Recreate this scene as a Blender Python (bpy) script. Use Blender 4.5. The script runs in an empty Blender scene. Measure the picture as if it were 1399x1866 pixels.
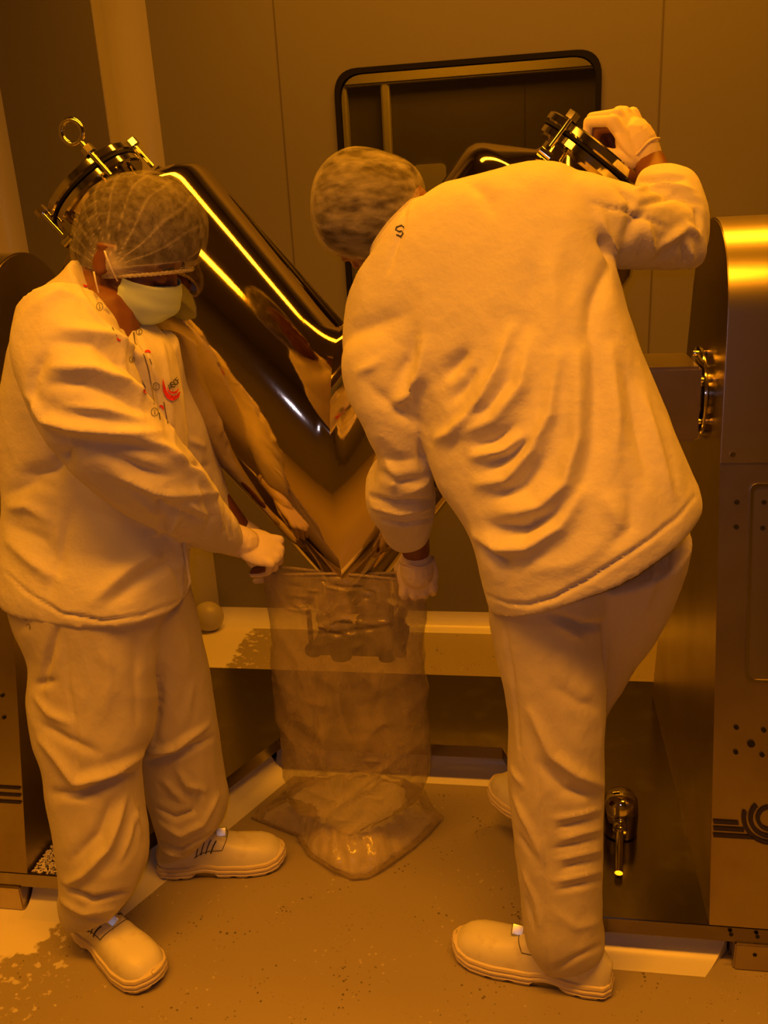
import bpy, bmesh, math, random
import numpy as np
from mathutils import Vector, Matrix, noise
from mathutils.bvhtree import BVHTree
random.seed(7)
C = bpy.context.scene.collection
SC = bpy.context.scene
PI = math.pi

# ---------------------------------------------------------------- camera
F = 1600.0; CX, CY = 699.5, 933.0; H = 1.45
pitch, roll, yaw = 0.32816503, -0.05459042, -0.17373994
def _axes():
    cy, sy, cp, sp = math.cos(yaw), math.sin(yaw), math.cos(pitch), math.sin(pitch)
    fwd = Vector((sy*cp, cy*cp, -sp)); right = Vector((cy, -sy, 0)); up = right.cross(fwd)
    cr, sr = math.cos(roll), math.sin(roll)
    return cr*right + sr*up, -sr*right + cr*up, fwd
RT, UP, FW = _axes()
CAM = Vector((0, 0, H))
cd = bpy.data.cameras.new('camera'); cam = bpy.data.objects.new('camera', cd); C.objects.link(cam)
cd.lens = F/1866*36; cd.sensor_width = 36; cd.clip_start = .02
cam.matrix_world = Matrix(((RT.x, UP.x, -FW.x, 0), (RT.y, UP.y, -FW.y, 0), (RT.z, UP.z, -FW.z, H), (0, 0, 0, 1)))
SC.camera = cam
SC.view_settings.view_transform = 'Standard'; SC.view_settings.look = 'None'
SC.view_settings.exposure = -0.05; SC.view_settings.gamma = 1.0; SC.view_settings.use_curve_mapping = False
w = bpy.data.worlds.new('world'); SC.world = w; w.use_nodes = True
w.node_tree.nodes['Background'].inputs[0].default_value = (.02, .008, .001, 1)
w.node_tree.nodes['Background'].inputs[1].default_value = 1.0

# ---------------------------------------------------------------- lights
AMBER = (1.0, .315, .004)
def area(name, loc, aim, sx, sy, power, col=AMBER, spread=PI):
    l = bpy.data.lights.new(name, 'AREA'); l.shape = 'RECTANGLE'; l.size = sx; l.size_y = sy
    l.energy = power; l.color = col; l.spread = spread
    o = bpy.data.objects.new(name, l); C.objects.link(o); o.location = loc
    o.rotation_euler = (Vector(aim)-Vector(loc)).to_track_quat('-Z', 'Y').to_euler()
    return o
LAMPS = [((.1, 2.25, 2.90), 2.3, .16, 27), ((-.1, .60, 2.90), 1.9, .22, 36), ((-1.4, .2, 2.90), .3, 1.0, 9)]
for (loc, sx, sy, pw) in LAMPS:
    area('ceiling_light', (loc[0], loc[1], loc[2]-.02), (loc[0], loc[1]+.0001, 0), sx, sy, pw, spread=math.radians(125))
area('window_light', (-.3, 4.0, 2.45), (-.3, 4.0001, 0), .8, .5, 7)
# the phone's own small lamp beside the lens
pl = bpy.data.lights.new('phone_light', 'SPOT'); pl.energy = 2.3; pl.color = (.85, .75, 1.0); pl.shadow_soft_size = .012
pl.spot_size = 1.9; pl.spot_blend = .8
po = bpy.data.objects.new('phone_light', pl); C.objects.link(po); po.location = CAM + UP*.03 - RT*.02 - FW*.01
po.rotation_euler = FW.to_track_quat('-Z', 'Y').to_euler()

# ---------------------------------------------------------------- projection helpers
def ray(x, y):
    return (RT*((x-CX)/F) + UP*(-(y-CY)/F) + FW)
def atY(x, y, Y):
    d = ray(x, y); return CAM + d*(Y/d.y)
def atZ(x, y, z=0.0):
    d = ray(x, y); return CAM + d*((z-H)/d.z)

# ---------------------------------------------------------------- materials
def mat(name, base, rough=.5, metal=0., bump=None, var=None, spec=None, coat=0., aniso=0., sheen=0., trans=0., extra=None):
    m = bpy.data.materials.new(name); m.use_nodes = True
    nt = m.node_tree; N = nt.nodes; L = nt.links; p = N['Principled BSDF']
    p.inputs['Base Color'].default_value = (*base, 1); p.inputs['Roughness'].default_value = rough
    p.inputs['Metallic'].default_value = metal
    if spec is not None: p.inputs['Specular IOR Level'].default_value = spec
    p.inputs['Coat Weight'].default_value = coat
    p.inputs['Anisotropic'].default_value = aniso
    p.inputs['Sheen Weight'].default_value = sheen
    tc = N.new('ShaderNodeTexCoord')
    def mapped(scale):
        mp = N.new('ShaderNodeMapping'); mp.inputs['Scale'].default_value = scale if hasattr(scale, '__len__') else (scale,)*3
        L.new(tc.outputs['Object'], mp.inputs['Vector']); return mp.outputs['Vector']
    if bump:
        prev = None
        for (sc, st, dist) in (bump if isinstance(bump, list) else [bump]):
            nz = N.new('ShaderNodeTexNoise'); nz.inputs['Scale'].default_value = 1; nz.inputs['Detail'].default_value = 5
            L.new(mapped(sc), nz.inputs['Vector'])
            b = N.new('ShaderNodeBump'); b.inputs['Strength'].default_value = st; b.inputs['Distance'].default_value = dist
            L.new(nz.outputs['Fac'], b.inputs['Height'])
            if prev: L.new(prev, b.inputs['Normal'])
            prev = b.outputs['Normal']
        L.new(prev, p.inputs['Normal'])
    if var:
        sc, c2, lo, hi = var
        nz = N.new('ShaderNodeTexNoise'); nz.inputs['Scale'].default_value = 1; nz.inputs['Detail'].default_value = 6
        L.new(mapped(sc), nz.inputs['Vector'])
        r = N.new('ShaderNodeMapRange'); r.inputs[1].default_value = lo; r.inputs[2].default_value = hi
        L.new(nz.outputs['Fac'], r.inputs[0])
        mx = N.new('ShaderNodeMix'); mx.data_type = 'RGBA'
        mx.inputs[6].default_value = (*base, 1); mx.inputs[7].default_value = (*c2, 1)
        L.new(r.outputs[0], mx.inputs[0]); L.new(mx.outputs[2], p.inputs['Base Color'])
    m['_'] = 1
    return m
M = {}
M['cloth'] = mat('white_cloth', (.68, .65, .64), .85, bump=[((9, 9, 9), .35, .012), ((42, 42, 42), .6, .004), (900, .12, .0006)], sheen=.15)
M['cloth2'] = mat('trouser_cloth', (.60, .56, .54), .85, bump=[((9, 9, 5), .35, .012), ((42, 42, 26), .55, .004), (900, .12, .0006)], sheen=.1)
M['skin'] = mat('skin', (.19, .072, .034), .5, bump=(180, .15, .001))
M['glove'] = mat('latex_glove', (.80, .70, .60), .55, bump=[((60, 60, 25), .35, .003)])
M['hair'] = mat('dark_hair', (.035, .022, .015), .6, bump=[((30, 120, 30), .8, .004)])
M['brow'] = mat('eyebrow_hair', (.02, .012, .008), .7)
M['mask'] = mat('mask_fabric', (.55, .72, .70), .8, bump=(250, .15, .0008))
M['white'] = mat('white_elastic', (.85, .82, .8), .7)
M['shoe'] = mat('shoe_leather', (.80, .78, .74), .42, bump=(220, .12, .001), var=((30, 30, 30), (.58, .5, .42), .55, .85))
M['sole'] = mat('shoe_sole', (.74, .66, .55), .55)
M['dark'] = mat('dark_elastic', (.01, .01, .02), .6)
M['tab'] = mat('reflective_tab', (.85, .93, 1.0), .36, metal=1.)
M['steel'] = mat('polished_steel', (.58, .50, .40), .06, metal=1., bump=[((3, 3, 3), .10, .01), ((400, 14, 14), .05, .0005)])
M['chrome'] = mat('bright_steel', (.75, .72, .68), .08, metal=1.)
M['brushed'] = mat('brushed_steel', (.50, .44, .40), .34, metal=1., bump=((6, 400, 8), .08, .0006), var=((5, 5, 5), (.36, .30, .26), .45, .8))
M['cover'] = mat('housing_cover_steel', (.60, .54, .52), .30, metal=1., bump=((6, 10, 400), .06, .0006))
M['deck'] = mat('deck_steel', (.25, .22, .20), .20, metal=1., bump=((14, 14, 14), .06, .002), var=((12, 12, 12), (.31, .28, .24), .55, .7))
M['black'] = mat('black_rubber', (.006, .005, .004), .7, spec=.2)
M['hole'] = mat('hole_shadow_black', (.004, .003, .003), .8)
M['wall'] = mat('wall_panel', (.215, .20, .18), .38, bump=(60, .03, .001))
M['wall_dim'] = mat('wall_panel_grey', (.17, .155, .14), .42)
M['cove'] = mat('white_coving', (.80, .78, .76), .28)
M['trim'] = mat('wall_trim', (.46, .43, .39), .35)
M['seam'] = mat('panel_seam', (.12, .10, .08), .6)
M['navy'] = mat('navy_print', (.02, .015, .06), .4)
M['red'] = mat('red_print', (.75, .03, .02), .6)
M['ink'] = mat('dark_print', (.03, .03, .03), .7)
M['powder'] = mat('white_powder', (.80, .75, .68), .95, bump=[((25, 25, 25), .5, .01), (300, .4, .002)])
M['emit'] = None
def emission(name, col, s):
    m = bpy.data.materials.new(name); m.use_nodes = True; nt = m.node_tree
    nt.nodes.remove(nt.nodes['Principled BSDF']); e = nt.nodes.new('ShaderNodeEmission')
    e.inputs[0].default_value = (*col, 1); e.inputs[1].default_value = s
    nt.links.new(e.outputs[0], nt.nodes['Material Output'].inputs[0]); return m
M['lamp'] = emission('lamp_diffuser', (1.0, .36, .02), 6)

def floor_mat():
    m = mat('vinyl_floor', (.50, .44, .35), .42)
    nt = m.node_tree; N = nt.nodes; L = nt.links; p = N['Principled BSDF']
    tc = N.new('ShaderNodeTexCoord')
    col = (.36, .31, .24, 1); prev = None
    for sc, lo, hi, c in ((78, .10, .0, (.08, .055, .04)), (63, .09, .0, (.55, .48, .38)), (150, .16, .0, (.24, .19, .13))):
        v = N.new('ShaderNodeTexVoronoi'); v.inputs['Scale'].default_value = sc; L.new(tc.outputs['Object'], v.inputs['Vector'])
        nz = N.new('ShaderNodeTexNoise'); nz.inputs['Scale'].default_value = sc*.13; L.new(tc.outputs['Object'], nz.inputs['Vector'])
        thr = N.new('ShaderNodeMath'); thr.operation = 'MULTIPLY_ADD'; L.new(nz.outputs['Fac'], thr.inputs[0]); thr.inputs[1].default_value = .9; thr.inputs[2].default_value = -.37
        lt = N.new('ShaderNodeMath'); lt.operation = 'SUBTRACT'; L.new(thr.outputs[0], lt.inputs[0]); L.new(v.outputs['Distance'], lt.inputs[1])
        r = N.new('ShaderNodeMapRange'); r.inputs[1].default_value = 0; r.inputs[2].default_value = .06; r.inputs[4].default_value = .8
        L.new(lt.outputs[0], r.inputs[0])
        mx = N.new('ShaderNodeMix'); mx.data_type = 'RGBA'; mx.inputs[6].default_value = col; mx.inputs[7].default_value = (*c, 1)
        if prev: L.new(prev, mx.inputs[6])
        L.new(r.outputs[0], mx.inputs[0]); prev = mx.outputs[2]
    # spilled powder in the near left corner, footworn smears
    sep = N.new('ShaderNodeSeparateXYZ'); L.new(tc.outputs['Object'], sep.inputs[0])
    def ramp(sock, a, b):
        r = N.new('ShaderNodeMapRange'); r.inputs[1].default_value = a; r.inputs[2].default_value = b; L.new(sock, r.inputs[0]); return r.outputs[0]
    def math_(op, a, b):
        n = N.new('ShaderNodeMath'); n.operation = op
        for i, s in enumerate((a, b)):
            if isinstance(s, (int, float)): n.inputs[i].default_value = s
            else: L.new(s, n.inputs[i])
        return n.outputs[0]
    mask = math_('MULTIPLY', ramp(sep.outputs[0], -.95, -1.08), ramp(sep.outputs[1], 1.22, 1.36))
    n2 = N.new('ShaderNodeTexNoise'); n2.inputs['Scale'].default_value = 24; n2.inputs['Detail'].default_value = 8; L.new(tc.outputs['Object'], n2.inputs['Vector'])
    k = math_('SUBTRACT', math_('ADD', mask, n2.outputs['Fac']), 1.02)
    mask2 = math_('MULTIPLY', ramp(sep.outputs[0], -.70, -.98), ramp(sep.outputs[1], .98, 1.18))
    n3 = N.new('ShaderNodeTexNoise'); n3.inputs['Scale'].default_value = 42; n3.inputs['Detail'].default_value = 6; L.new(tc.outputs['Object'], n3.inputs['Vector'])
    k2 = math_('SUBTRACT', math_('ADD', math_('MULTIPLY', mask2, .3), n3.outputs['Fac']), .86)
    kk = math_('MAXIMUM', ramp(k, 0, .08), math_('MULTIPLY', ramp(k2, 0, .05), .6))
    mx = N.new('ShaderNodeMix'); mx.data_type = 'RGBA'; L.new(prev, mx.inputs[6]); mx.inputs[7].default_value = (.85, .80, .72, 1)
    L.new(kk, mx.inputs[0]); L.new(mx.outputs[2], p.inputs['Base Color'])
    b = N.new('ShaderNodeBump'); b.inputs['Strength'].default_value = .15; b.inputs['Distance'].default_value = .002; L.new(n3.outputs['Fac'], b.inputs['Height']); L.new(b.outputs[0], p.inputs['Normal'])
    return m
M['floor'] = floor_mat()

def glass_mat():
    m = bpy.data.materials.new('window_glass'); m.use_nodes = True; nt = m.node_tree; N = nt.nodes; L = nt.links
    N.remove(N['Principled BSDF'])
    t = N.new('ShaderNodeBsdfTransparent'); t.inputs[0].default_value = (.8, .8, .72, 1)
    g = N.new('ShaderNodeBsdfGlossy'); g.inputs['Roughness'].default_value = .02
    fr = N.new('ShaderNodeFresnel'); fr.inputs[0].default_value = 1.5
    a = N.new('ShaderNodeMath'); a.operation = 'MULTIPLY_ADD'; a.inputs[1].default_value = 1.6; a.inputs[2].default_value = .03; L.new(fr.outputs[0], a.inputs[0])
    mx = N.new('ShaderNodeMixShader'); L.new(a.outputs[0], mx.inputs[0]); L.new(t.outputs[0], mx.inputs[1]); L.new(g.outputs[0], mx.inputs[2])
    L.new(mx.outputs[0], N['Material Output'].inputs[0]); return m
M['glass'] = glass_mat()
def plastic_mat(name, alpha, haze):
    m = bpy.data.materials.new(name); m.use_nodes = True; nt = m.node_tree; N = nt.nodes; L = nt.links
    p = N['Principled BSDF']; p.inputs['Base Color'].default_value = (.52, .43, .30, 1); p.inputs['Roughness'].default_value = .07; p.inputs['Subsurface Weight'].default_value = 0
    p.inputs['Specular IOR Level'].default_value = .6
    tc = N.new('ShaderNodeTexCoord')
    mp = N.new('ShaderNodeMapping'); mp.inputs['Scale'].default_value = (16, 16, 7); L.new(tc.outputs['Object'], mp.inputs[0])
    nz = N.new('ShaderNodeTexNoise'); nz.inputs['Scale'].default_value = 1; nz.inputs['Detail'].default_value = 7; nz.inputs['Distortion'].default_value = 1.2
    L.new(mp.outputs[0], nz.inputs['Vector'])
    b = N.new('ShaderNodeBump'); b.inputs['Strength'].default_value = .45; b.inputs['Distance'].default_value = .012
    L.new(nz.outputs['Fac'], b.inputs['Height']); L.new(b.outputs[0], p.inputs['Normal'])
    r = N.new('ShaderNodeMapRange'); r.inputs[1].default_value = .35; r.inputs[2].default_value = .7
    r.inputs[3].default_value = alpha-haze; r.inputs[4].default_value = alpha+haze
    L.new(nz.outputs['Fac'], r.inputs[0]); L.new(r.outputs[0], p.inputs['Alpha'])
    return m
M['plastic'] = plastic_mat('clear_plastic_film', .46, .12)
M['plastic_low'] = plastic_mat('powdery_plastic_film', .50, .15)
def net_mat():
    m = bpy.data.materials.new('hairnet_fabric'); m.use_nodes = True; nt = m.node_tree; N = nt.nodes; L = nt.links
    p = N['Principled BSDF']; p.inputs['Base Color'].default_value = (.8, .76, .72, 1); p.inputs['Roughness'].default_value = .8
    tc = N.new('ShaderNodeTexCoord')
    nz = N.new('ShaderNodeTexNoise'); nz.inputs['Scale'].default_value = 55; nz.inputs['Detail'].default_value = 9; nz.inputs['Roughness'].default_value = .7
    L.new(tc.outputs['Object'], nz.inputs['Vector'])
    at = N.new('ShaderNodeAttribute'); at.attribute_name = 'pleat'
    ad = N.new('ShaderNodeMath'); ad.operation = 'MULTIPLY_ADD'; L.new(at.outputs['Fac'], ad.inputs[0]); ad.inputs[1].default_value = .42; 
    r = N.new('ShaderNodeMapRange'); r.inputs[1].default_value = .38; r.inputs[2].default_value = .72; r.inputs[3].default_value = .04; r.inputs[4].default_value = .26
    L.new(nz.outputs['Fac'], r.inputs[0]); L.new(r.outputs[0], ad.inputs[2]); L.new(ad.outputs[0], p.inputs['Alpha'])
    return m
M['net'] = net_mat()
def net_dense():
    m = mat('hairnet_fabric_loose', (.70, .66, .60), .85); nt = m.node_tree; N = nt.nodes; L = nt.links; p = N['Principled BSDF']
    tc = N.new('ShaderNodeTexCoord'); mp = N.new('ShaderNodeMapping'); mp.inputs['Rotation'].default_value = (.3, .75, .2); mp.inputs['Scale'].default_value = (26, 34, 60)
    L.new(tc.outputs['Object'], mp.inputs[0]); nz = N.new('ShaderNodeTexNoise'); nz.inputs['Scale'].default_value = 1; nz.inputs['Detail'].default_value = 5; L.new(mp.outputs[0], nz.inputs['Vector'])
    r = N.new('ShaderNodeMapRange'); r.inputs[1].default_value = .34; r.inputs[2].default_value = .70; r.inputs[3].default_value = .04; r.inputs[4].default_value = .42
    L.new(nz.outputs['Fac'], r.inputs[0]); L.new(r.outputs[0], p.inputs['Alpha']); return m
M['net_dense'] = net_dense()

# ---------------------------------------------------------------- object helpers
def mesh_obj(name, me, m=None, parent=None, **props):
    o = bpy.data.objects.new(name, me); C.objects.link(o)
    if m is not None:
        me.materials.clear(); me.materials.append(m)
    if parent is not None:
        o.parent = parent
        root = parent
        while root.parent: root = root.parent
        if parent is root: o.matrix_parent_inverse = Matrix.Translation(-root.location)
    for k, v in props.items(): o[k] = v
    return o
def obj(name, bm, m=None, parent=None, smooth=True, **props):
    bmesh.ops.recalc_face_normals(bm, faces=bm.faces)
    me = bpy.data.meshes.new(name); bm.to_mesh(me); bm.free()
    if smooth:
        for p in me.polygons: p.use_smooth = True
        if smooth == 'auto':
            me.set_sharp_from_angle(angle=math.radians(35))
    return mesh_obj(name, me, m, parent, **props)
def thing(name, label, cat, loc, group=None):
    o = bpy.data.objects.new(name, None); C.objects.link(o); o.location = loc; o.empty_display_size = .1
    o['label'] = label; o['category'] = cat
    if group: o['group'] = group
    return o
def box(bm, x0, x1, y0, y1, z0, z1, bev=0):
    vs = [bm.verts.new((x, y, z)) for x in (x0, x1) for y in (y0, y1) for z in (z0, z1)]
    fs = [(0, 1, 3, 2), (4, 6, 7, 5), (0, 4, 5, 1), (2, 3, 7, 6), (0, 2, 6, 4), (1, 5, 7, 3)]
    F_ = [bm.faces.new([vs[i] for i in f]) for f in fs]
    if bev:
        es = list({e for f in F_ for e in f.edges})
        bmesh.ops.bevel(bm, geom=es, offset=bev, segments=2, affect='EDGES')
def frame_of(d):
    d = Vector(d).normalized(); a = Vector((0, 0, 1)) if abs(d.z) < .9 else Vector((1, 0, 0))
    x = d.cross(a).normalized(); return x, d.cross(x).normalized(), d
def cyl(bm, p0, p1, r0, r1=None, n=32, cap=True, bev=0):
    """profile along an axis; bev rounds both rims"""
    r1 = r0 if r1 is None else r1
    p0, p1 = Vector(p0), Vector(p1); L_ = (p1-p0).length
    if bev: prof = [(0, r0-bev), (bev*.3, r0-bev*.3), (bev, r0), (L_-bev, r1), (L_-bev*.3, r1-bev*.3), (L_, r1-bev)]
    else: prof = [(0, r0), (L_, r1)]
    lathe(bm, p0, p1-p0, prof, n, cap)
def lathe(bm, p0, d, prof, n=32, cap=True):
    x, y, d = frame_of(d); p0 = Vector(p0); rings = []
    for (t, r) in prof:
        rings.append([bm.verts.new(p0+d*t+(x*math.cos(2*PI*i/n)+y*math.sin(2*PI*i/n))*max(r, 1e-4)) for i in range(n)])
    for a, b in zip(rings[:-1], rings[1:]):
        for i in range(n): bm.faces.new((a[i], a[(i+1) % n], b[(i+1) % n], b[i]))
    if cap: bm.faces.new(rings[0][::-1]); bm.faces.new(rings[-1])
def tube(bm, pts, r, n=8, closed=False):
    pts = [Vector(p) for p in pts]; rings = []; K = len(pts)
    for i, p in enumerate(pts):
        a = pts[(i-1) % K] if (i > 0 or closed) else p; b = pts[(i+1) % K] if (i < K-1 or closed) else p
        x, y, _ = frame_of(b-a)
        if rings:
            x0 = px_; x = (x0 - (b-a).normalized()*x0.dot((b-a).normalized())).normalized(); y = (b-a).normalized().cross(x)
        px_ = x
        rr = r[i] if hasattr(r, '__len__') else r
        rings.append([bm.verts.new(p+(x*math.cos(2*PI*k/n)+y*math.sin(2*PI*k/n))*rr) for k in range(n)])
    rng = range(K) if closed else range(K-1)
    for i in rng:
        a, b = rings[i], rings[(i+1) % K]
        if closed and i == K-1:
            off = min(range(n), key=lambda s: (a[0].co-b[s].co).length); b = b[off:]+b[:off]
        for k in range(n): bm.faces.new((a[k], a[(k+1) % n], b[(k+1) % n], b[k]))
    if not closed: bm.faces.new(rings[0][::-1]); bm.faces.new(rings[-1])
def ball(bm, c, r, mtx=None, sub=3):
    """ellipsoid; r radius or 3 radii; mtx = 3x3 axes"""
    rr = (r, r, r) if not hasattr(r, '__len__') else r
    m4 = Matrix.Translation(Vector(c)) @ ((mtx.to_4x4()) if mtx else Matrix()) @ Matrix.Diagonal((*rr, 1))
    bmesh.ops.create_icosphere(bm, subdivisions=sub, radius=1, matrix=m4)
def capsule(bm, a, b, ra, rb):
    a, b = Vector(a), Vector(b); ball(bm, a, ra, sub=2); ball(bm, b, rb, sub=2)
    if (b-a).length > 1e-5: cyl(bm, a, b, ra, rb, n=16)
def prism(bm, poly, ax, t0, t1):
    """poly in the plane orthogonal to ax ('X': (y,z); 'Z': (x,y); 'Y': (x,z)), extruded t0..t1"""
    def P(q, t):
        return {'X': (t, q[0], q[1]), 'Z': (q[0], q[1], t), 'Y': (q[0], t, q[1])}[ax]
    a = [bm.verts.new(P(q, t0)) for q in poly]; b = [bm.verts.new(P(q, t1)) for q in poly]; n = len(poly)
    bm.faces.new(a[::-1]); bm.faces.new(b)
    for i in range(n): bm.faces.new((a[i], a[(i+1) % n], b[(i+1) % n], b[i]))
def union(name, bm, voxel, smooth=4, fac=.5):
    """closed overlapping shapes -> one continuous skin"""
    bmesh.ops.recalc_face_normals(bm, faces=bm.faces)
    me = bpy.data.meshes.new('tmp'); bm.to_mesh(me); bm.free()
    o = bpy.data.objects.new('tmp', me); C.objects.link(o)
    r = o.modifiers.new('r', 'REMESH'); r.mode = 'VOXEL'; r.voxel_size = voxel; r.adaptivity = 0
    if smooth:
        s = o.modifiers.new('s', 'SMOOTH'); s.factor = fac; s.iterations = smooth
    dg = bpy.context.evaluated_depsgraph_get(); dg.update()
    res = bpy.data.meshes.new_from_object(o.evaluated_get(dg)); res.name = name
    bpy.data.objects.remove(o); bpy.data.meshes.remove(me)
    for p in res.polygons: p.use_smooth = True
    return res

# ---------------------------------------------------------------- lofts from outlines
def ring(l, r, Y, thick, pw=2.3):
    YL, YR = Y if hasattr(Y, '__len__') else (Y, Y)
    A, B = atY(*l, YL), atY(*r, YR)
    return [*((A+B)/2), *((B-A)/2), thick/2, pw]
def cr(p0, p1, p2, p3, t):
    return .5*((2*p1)+(-p0+p2)*t+(2*p0-5*p1+4*p2-p3)*t*t+(-p0+3*p1-3*p2+p3)*t**3)
def loft(bm, rings, n=48, sub=4, bdir=None, jitter=None, cap=True):
    R = np.array(rings, float); K = len(R); S = []
    for i in range(K-1):
        p0, p1, p2, p3 = R[max(i-1, 0)], R[i], R[i+1], R[min(i+2, K-1)]
        for s in range(sub): S.append(cr(p0, p1, p2, p3, s/sub))
    S.append(R[-1]); S = np.array(S); out = []
    for i, s in enumerate(S):
        c = Vector(s[:3]); a = Vector(s[3:6]); ax = Vector(S[min(i+2, len(S)-1)][:3])-Vector(S[max(i-2, 0)][:3])
        if bdir is not None: b = Vector(bdir); b = b-a.normalized()*b.dot(a.normalized())
        else: b = ax.cross(a)
        if b.length < 1e-6: b = Vector((0, 1, 0))
        b = b.normalized()
        if b.y > 0: b = -b
        b = b*s[6]; vs = []
        for k in range(n):
            th = 2*PI*k/n; cs, sn = math.cos(th), math.sin(th); e = 2/s[7]
            q = c + a*math.copysign(abs(cs)**e, cs) + b*math.copysign(abs(sn)**e, sn)
            vs.append(bm.verts.new(q))
        out.append(vs)
    for a, b in zip(out[:-1], out[1:]):
        for k in range(n): bm.faces.new((a[k], a[(k+1) % n], b[(k+1) % n], b[k]))
    if cap:
        for vs, flip in ((out[0], True), (out[-1], False)):
            c = sum((v.co for v in vs), Vector())/n; cv = bm.verts.new(c)
            for k in range(n):
                f = (vs[k], vs[(k+1) % n], cv); bm.faces.new(f[::-1] if flip else f)
    return out
def bvh_of(me):
    return BVHTree.FromPolygons([v.co for v in me.vertices], [tuple(p.vertices) for p in me.polygons])
def cast(bvh, x, y, off=0.):
    d = ray(x, y).normalized(); h = bvh.ray_cast(CAM, d)
    if h[0] is None: return None
    n = h[1] if h[1].dot(d) < 0 else -h[1]
    return h[0]+n*off
def folds(me, strokes, amp=1., small=.0025, seed=0, stretch=(7, 7, 4)):
    """strokes: (points, height_mm, width_mm). Folds raised or sunk in the cloth surface."""
    nV = len(me.vertices); co = np.empty(nV*3); me.vertices.foreach_get('co', co); co = co.reshape(-1, 3)
    nr = np.empty(nV*3); me.vertices.foreach_get('normal', nr); nr = nr.reshape(-1, 3)
    bvh = bvh_of(me); D = np.zeros(nV)
    for pts, hh, ww in strokes:
        P = [];
        for (a, b) in zip(pts[:-1], pts[1:]):
            for t in np.linspace(0, 1, 6, endpoint=False): P.append((a[0]+(b[0]-a[0])*t, a[1]+(b[1]-a[1])*t))
        P.append(pts[-1]); Q = [cast(bvh, *p) for p in P]; Q = [np.array(q) for q in Q if q is not None]
        if len(Q) < 2: continue
        best = np.full(nV, 9.); tt = np.zeros(nV); N_ = len(Q)-1
        wm = ww/1000; lo = np.min(Q, 0)-3.5*wm; hi = np.max(Q, 0)+3.5*wm
        idx = np.where(((co > lo) & (co < hi)).all(1))[0]; c_ = co[idx]
        bb = np.full(len(idx), 9.); tb = np.zeros(len(idx))
        for i in range(N_):
            a, b = Q[i], Q[i+1]; ab = b-a; l2 = ab@ab
            if l2 > .06**2: continue
            t = np.clip(((c_-a)@ab)/(l2+1e-12), 0, 1); d = np.linalg.norm(c_-(a+t[:, None]*ab), axis=1)
            m_ = d < bb; bb[m_] = d[m_]; tb[m_] = ((i+t)/N_)[m_]
        taper = np.clip(np.sin(PI*np.clip(tb*.92+.04, 0, 1)), 0, 1)**.6
        D[idx] += hh/1000*amp*taper*(np.exp(-(bb/wm)**1.5)*1.3-.40*np.exp(-(bb/(2.2*wm))**2))
    if small:
        for i in range(nV):
            p = co[i]
            v = Vector((p[0]*stretch[0]+seed, p[1]*stretch[1], p[2]*stretch[2]))
            r_ = 1-abs(noise.noise(v*1.0))*2; r2 = 1-abs(noise.noise(v*2.7+Vector((9, 3, 1))))*2
            D[i] += small*(1.0*(r_-.5)+.45*(r2-.5))
    co2 = co+nr*D[:, None]; me.vertices.foreach_set('co', co2.ravel()); me.update()
def decal(name, shapes, bvh, m, parent, off=.0012, maxd=None, **props):
    """small printed shapes (lists of image-plane triangles/polys) laid on a surface"""
    bm = bmesh.new()
    for poly in shapes:
        vs = [cast(bvh, *p, off) for p in poly]
        if any(v is None for v in vs): continue
        c = sum(vs, Vector())/len(vs)
        if max((v-c).length for v in vs) > (maxd or .05): continue
        try: bm.faces.new([bm.verts.new(v) for v in vs])
        except ValueError: pass
    if not bm.faces: bm.free(); return None
    return obj(name, bm, m, parent, smooth=False, **props)
def strip2d(pts, w):
    """polyline -> quads of width w (2D); w may be list"""
    out = []
    W = w if hasattr(w, '__len__') else [w]*len(pts); E_ = []
    for i, p in enumerate(pts):
        a = pts[max(i-1, 0)]; b = pts[min(i+1, len(pts)-1)]; d = (b[0]-a[0], b[1]-a[1]); l = math.hypot(*d) or 1
        nx, ny = -d[1]/l, d[0]/l; E_.append(((p[0]+nx*W[i]/2, p[1]+ny*W[i]/2), (p[0]-nx*W[i]/2, p[1]-ny*W[i]/2)))
    for a, b in zip(E_[:-1], E_[1:]): out.append([a[0], b[0], b[1], a[1]])
    return out
def arc2d(cx, cy, r, a0, a1, n=14, sx=1, sy=1):
    return [(cx+r*sx*math.cos(math.radians(a0+(a1-a0)*i/n)), cy+r*sy*math.sin(math.radians(a0+(a1-a0)*i/n))) for i in range(n+1)]
GLYPH = {'A': [[(0, 1), (.45, 0), (.9, 1)], [(.18, .65), (.72, .65)]], 'S': [[(.75, .12), (.5, 0), (.2, .05), (.1, .25), (.25, .45), (.6, .55), (.75, .75), (.6, .95), (.3, 1), (.05, .88)]],
         'O': [[(.45+.42*math.cos(t), .5+.5*math.sin(t)) for t in np.linspace(0, 2*PI, 15)]], 'F': [[(.1, 1), (.1, 0), (.7, 0)], [(.1, .48), (.6, .48)]], 'I': [[(.3, 0), (.3, 1)]],
         'P': [[(.1, 1), (.1, 0), (.55, 0), (.75, .25), (.55, .5), (.1, .5)]], '1': [[(.15, .2), (.4, 0), (.4, 1)], [(.15, 1), (.65, 1)]]}
def text2d(s, x, y, h, ang, w=.14, adv=.95):
    out = []; ca, sa = math.cos(math.radians(ang)), math.sin(math.radians(ang))
    for i, ch in enumerate(s):
        for ln in GLYPH[ch]:
            pts = []
            for (u, v) in ln:
                uu, vv = (u+i*adv)*h*.9, v*h; pts.append((x+uu*ca-vv*sa, y+uu*sa+vv*ca))
            out += strip2d(pts, h*w)
    return out

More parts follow.
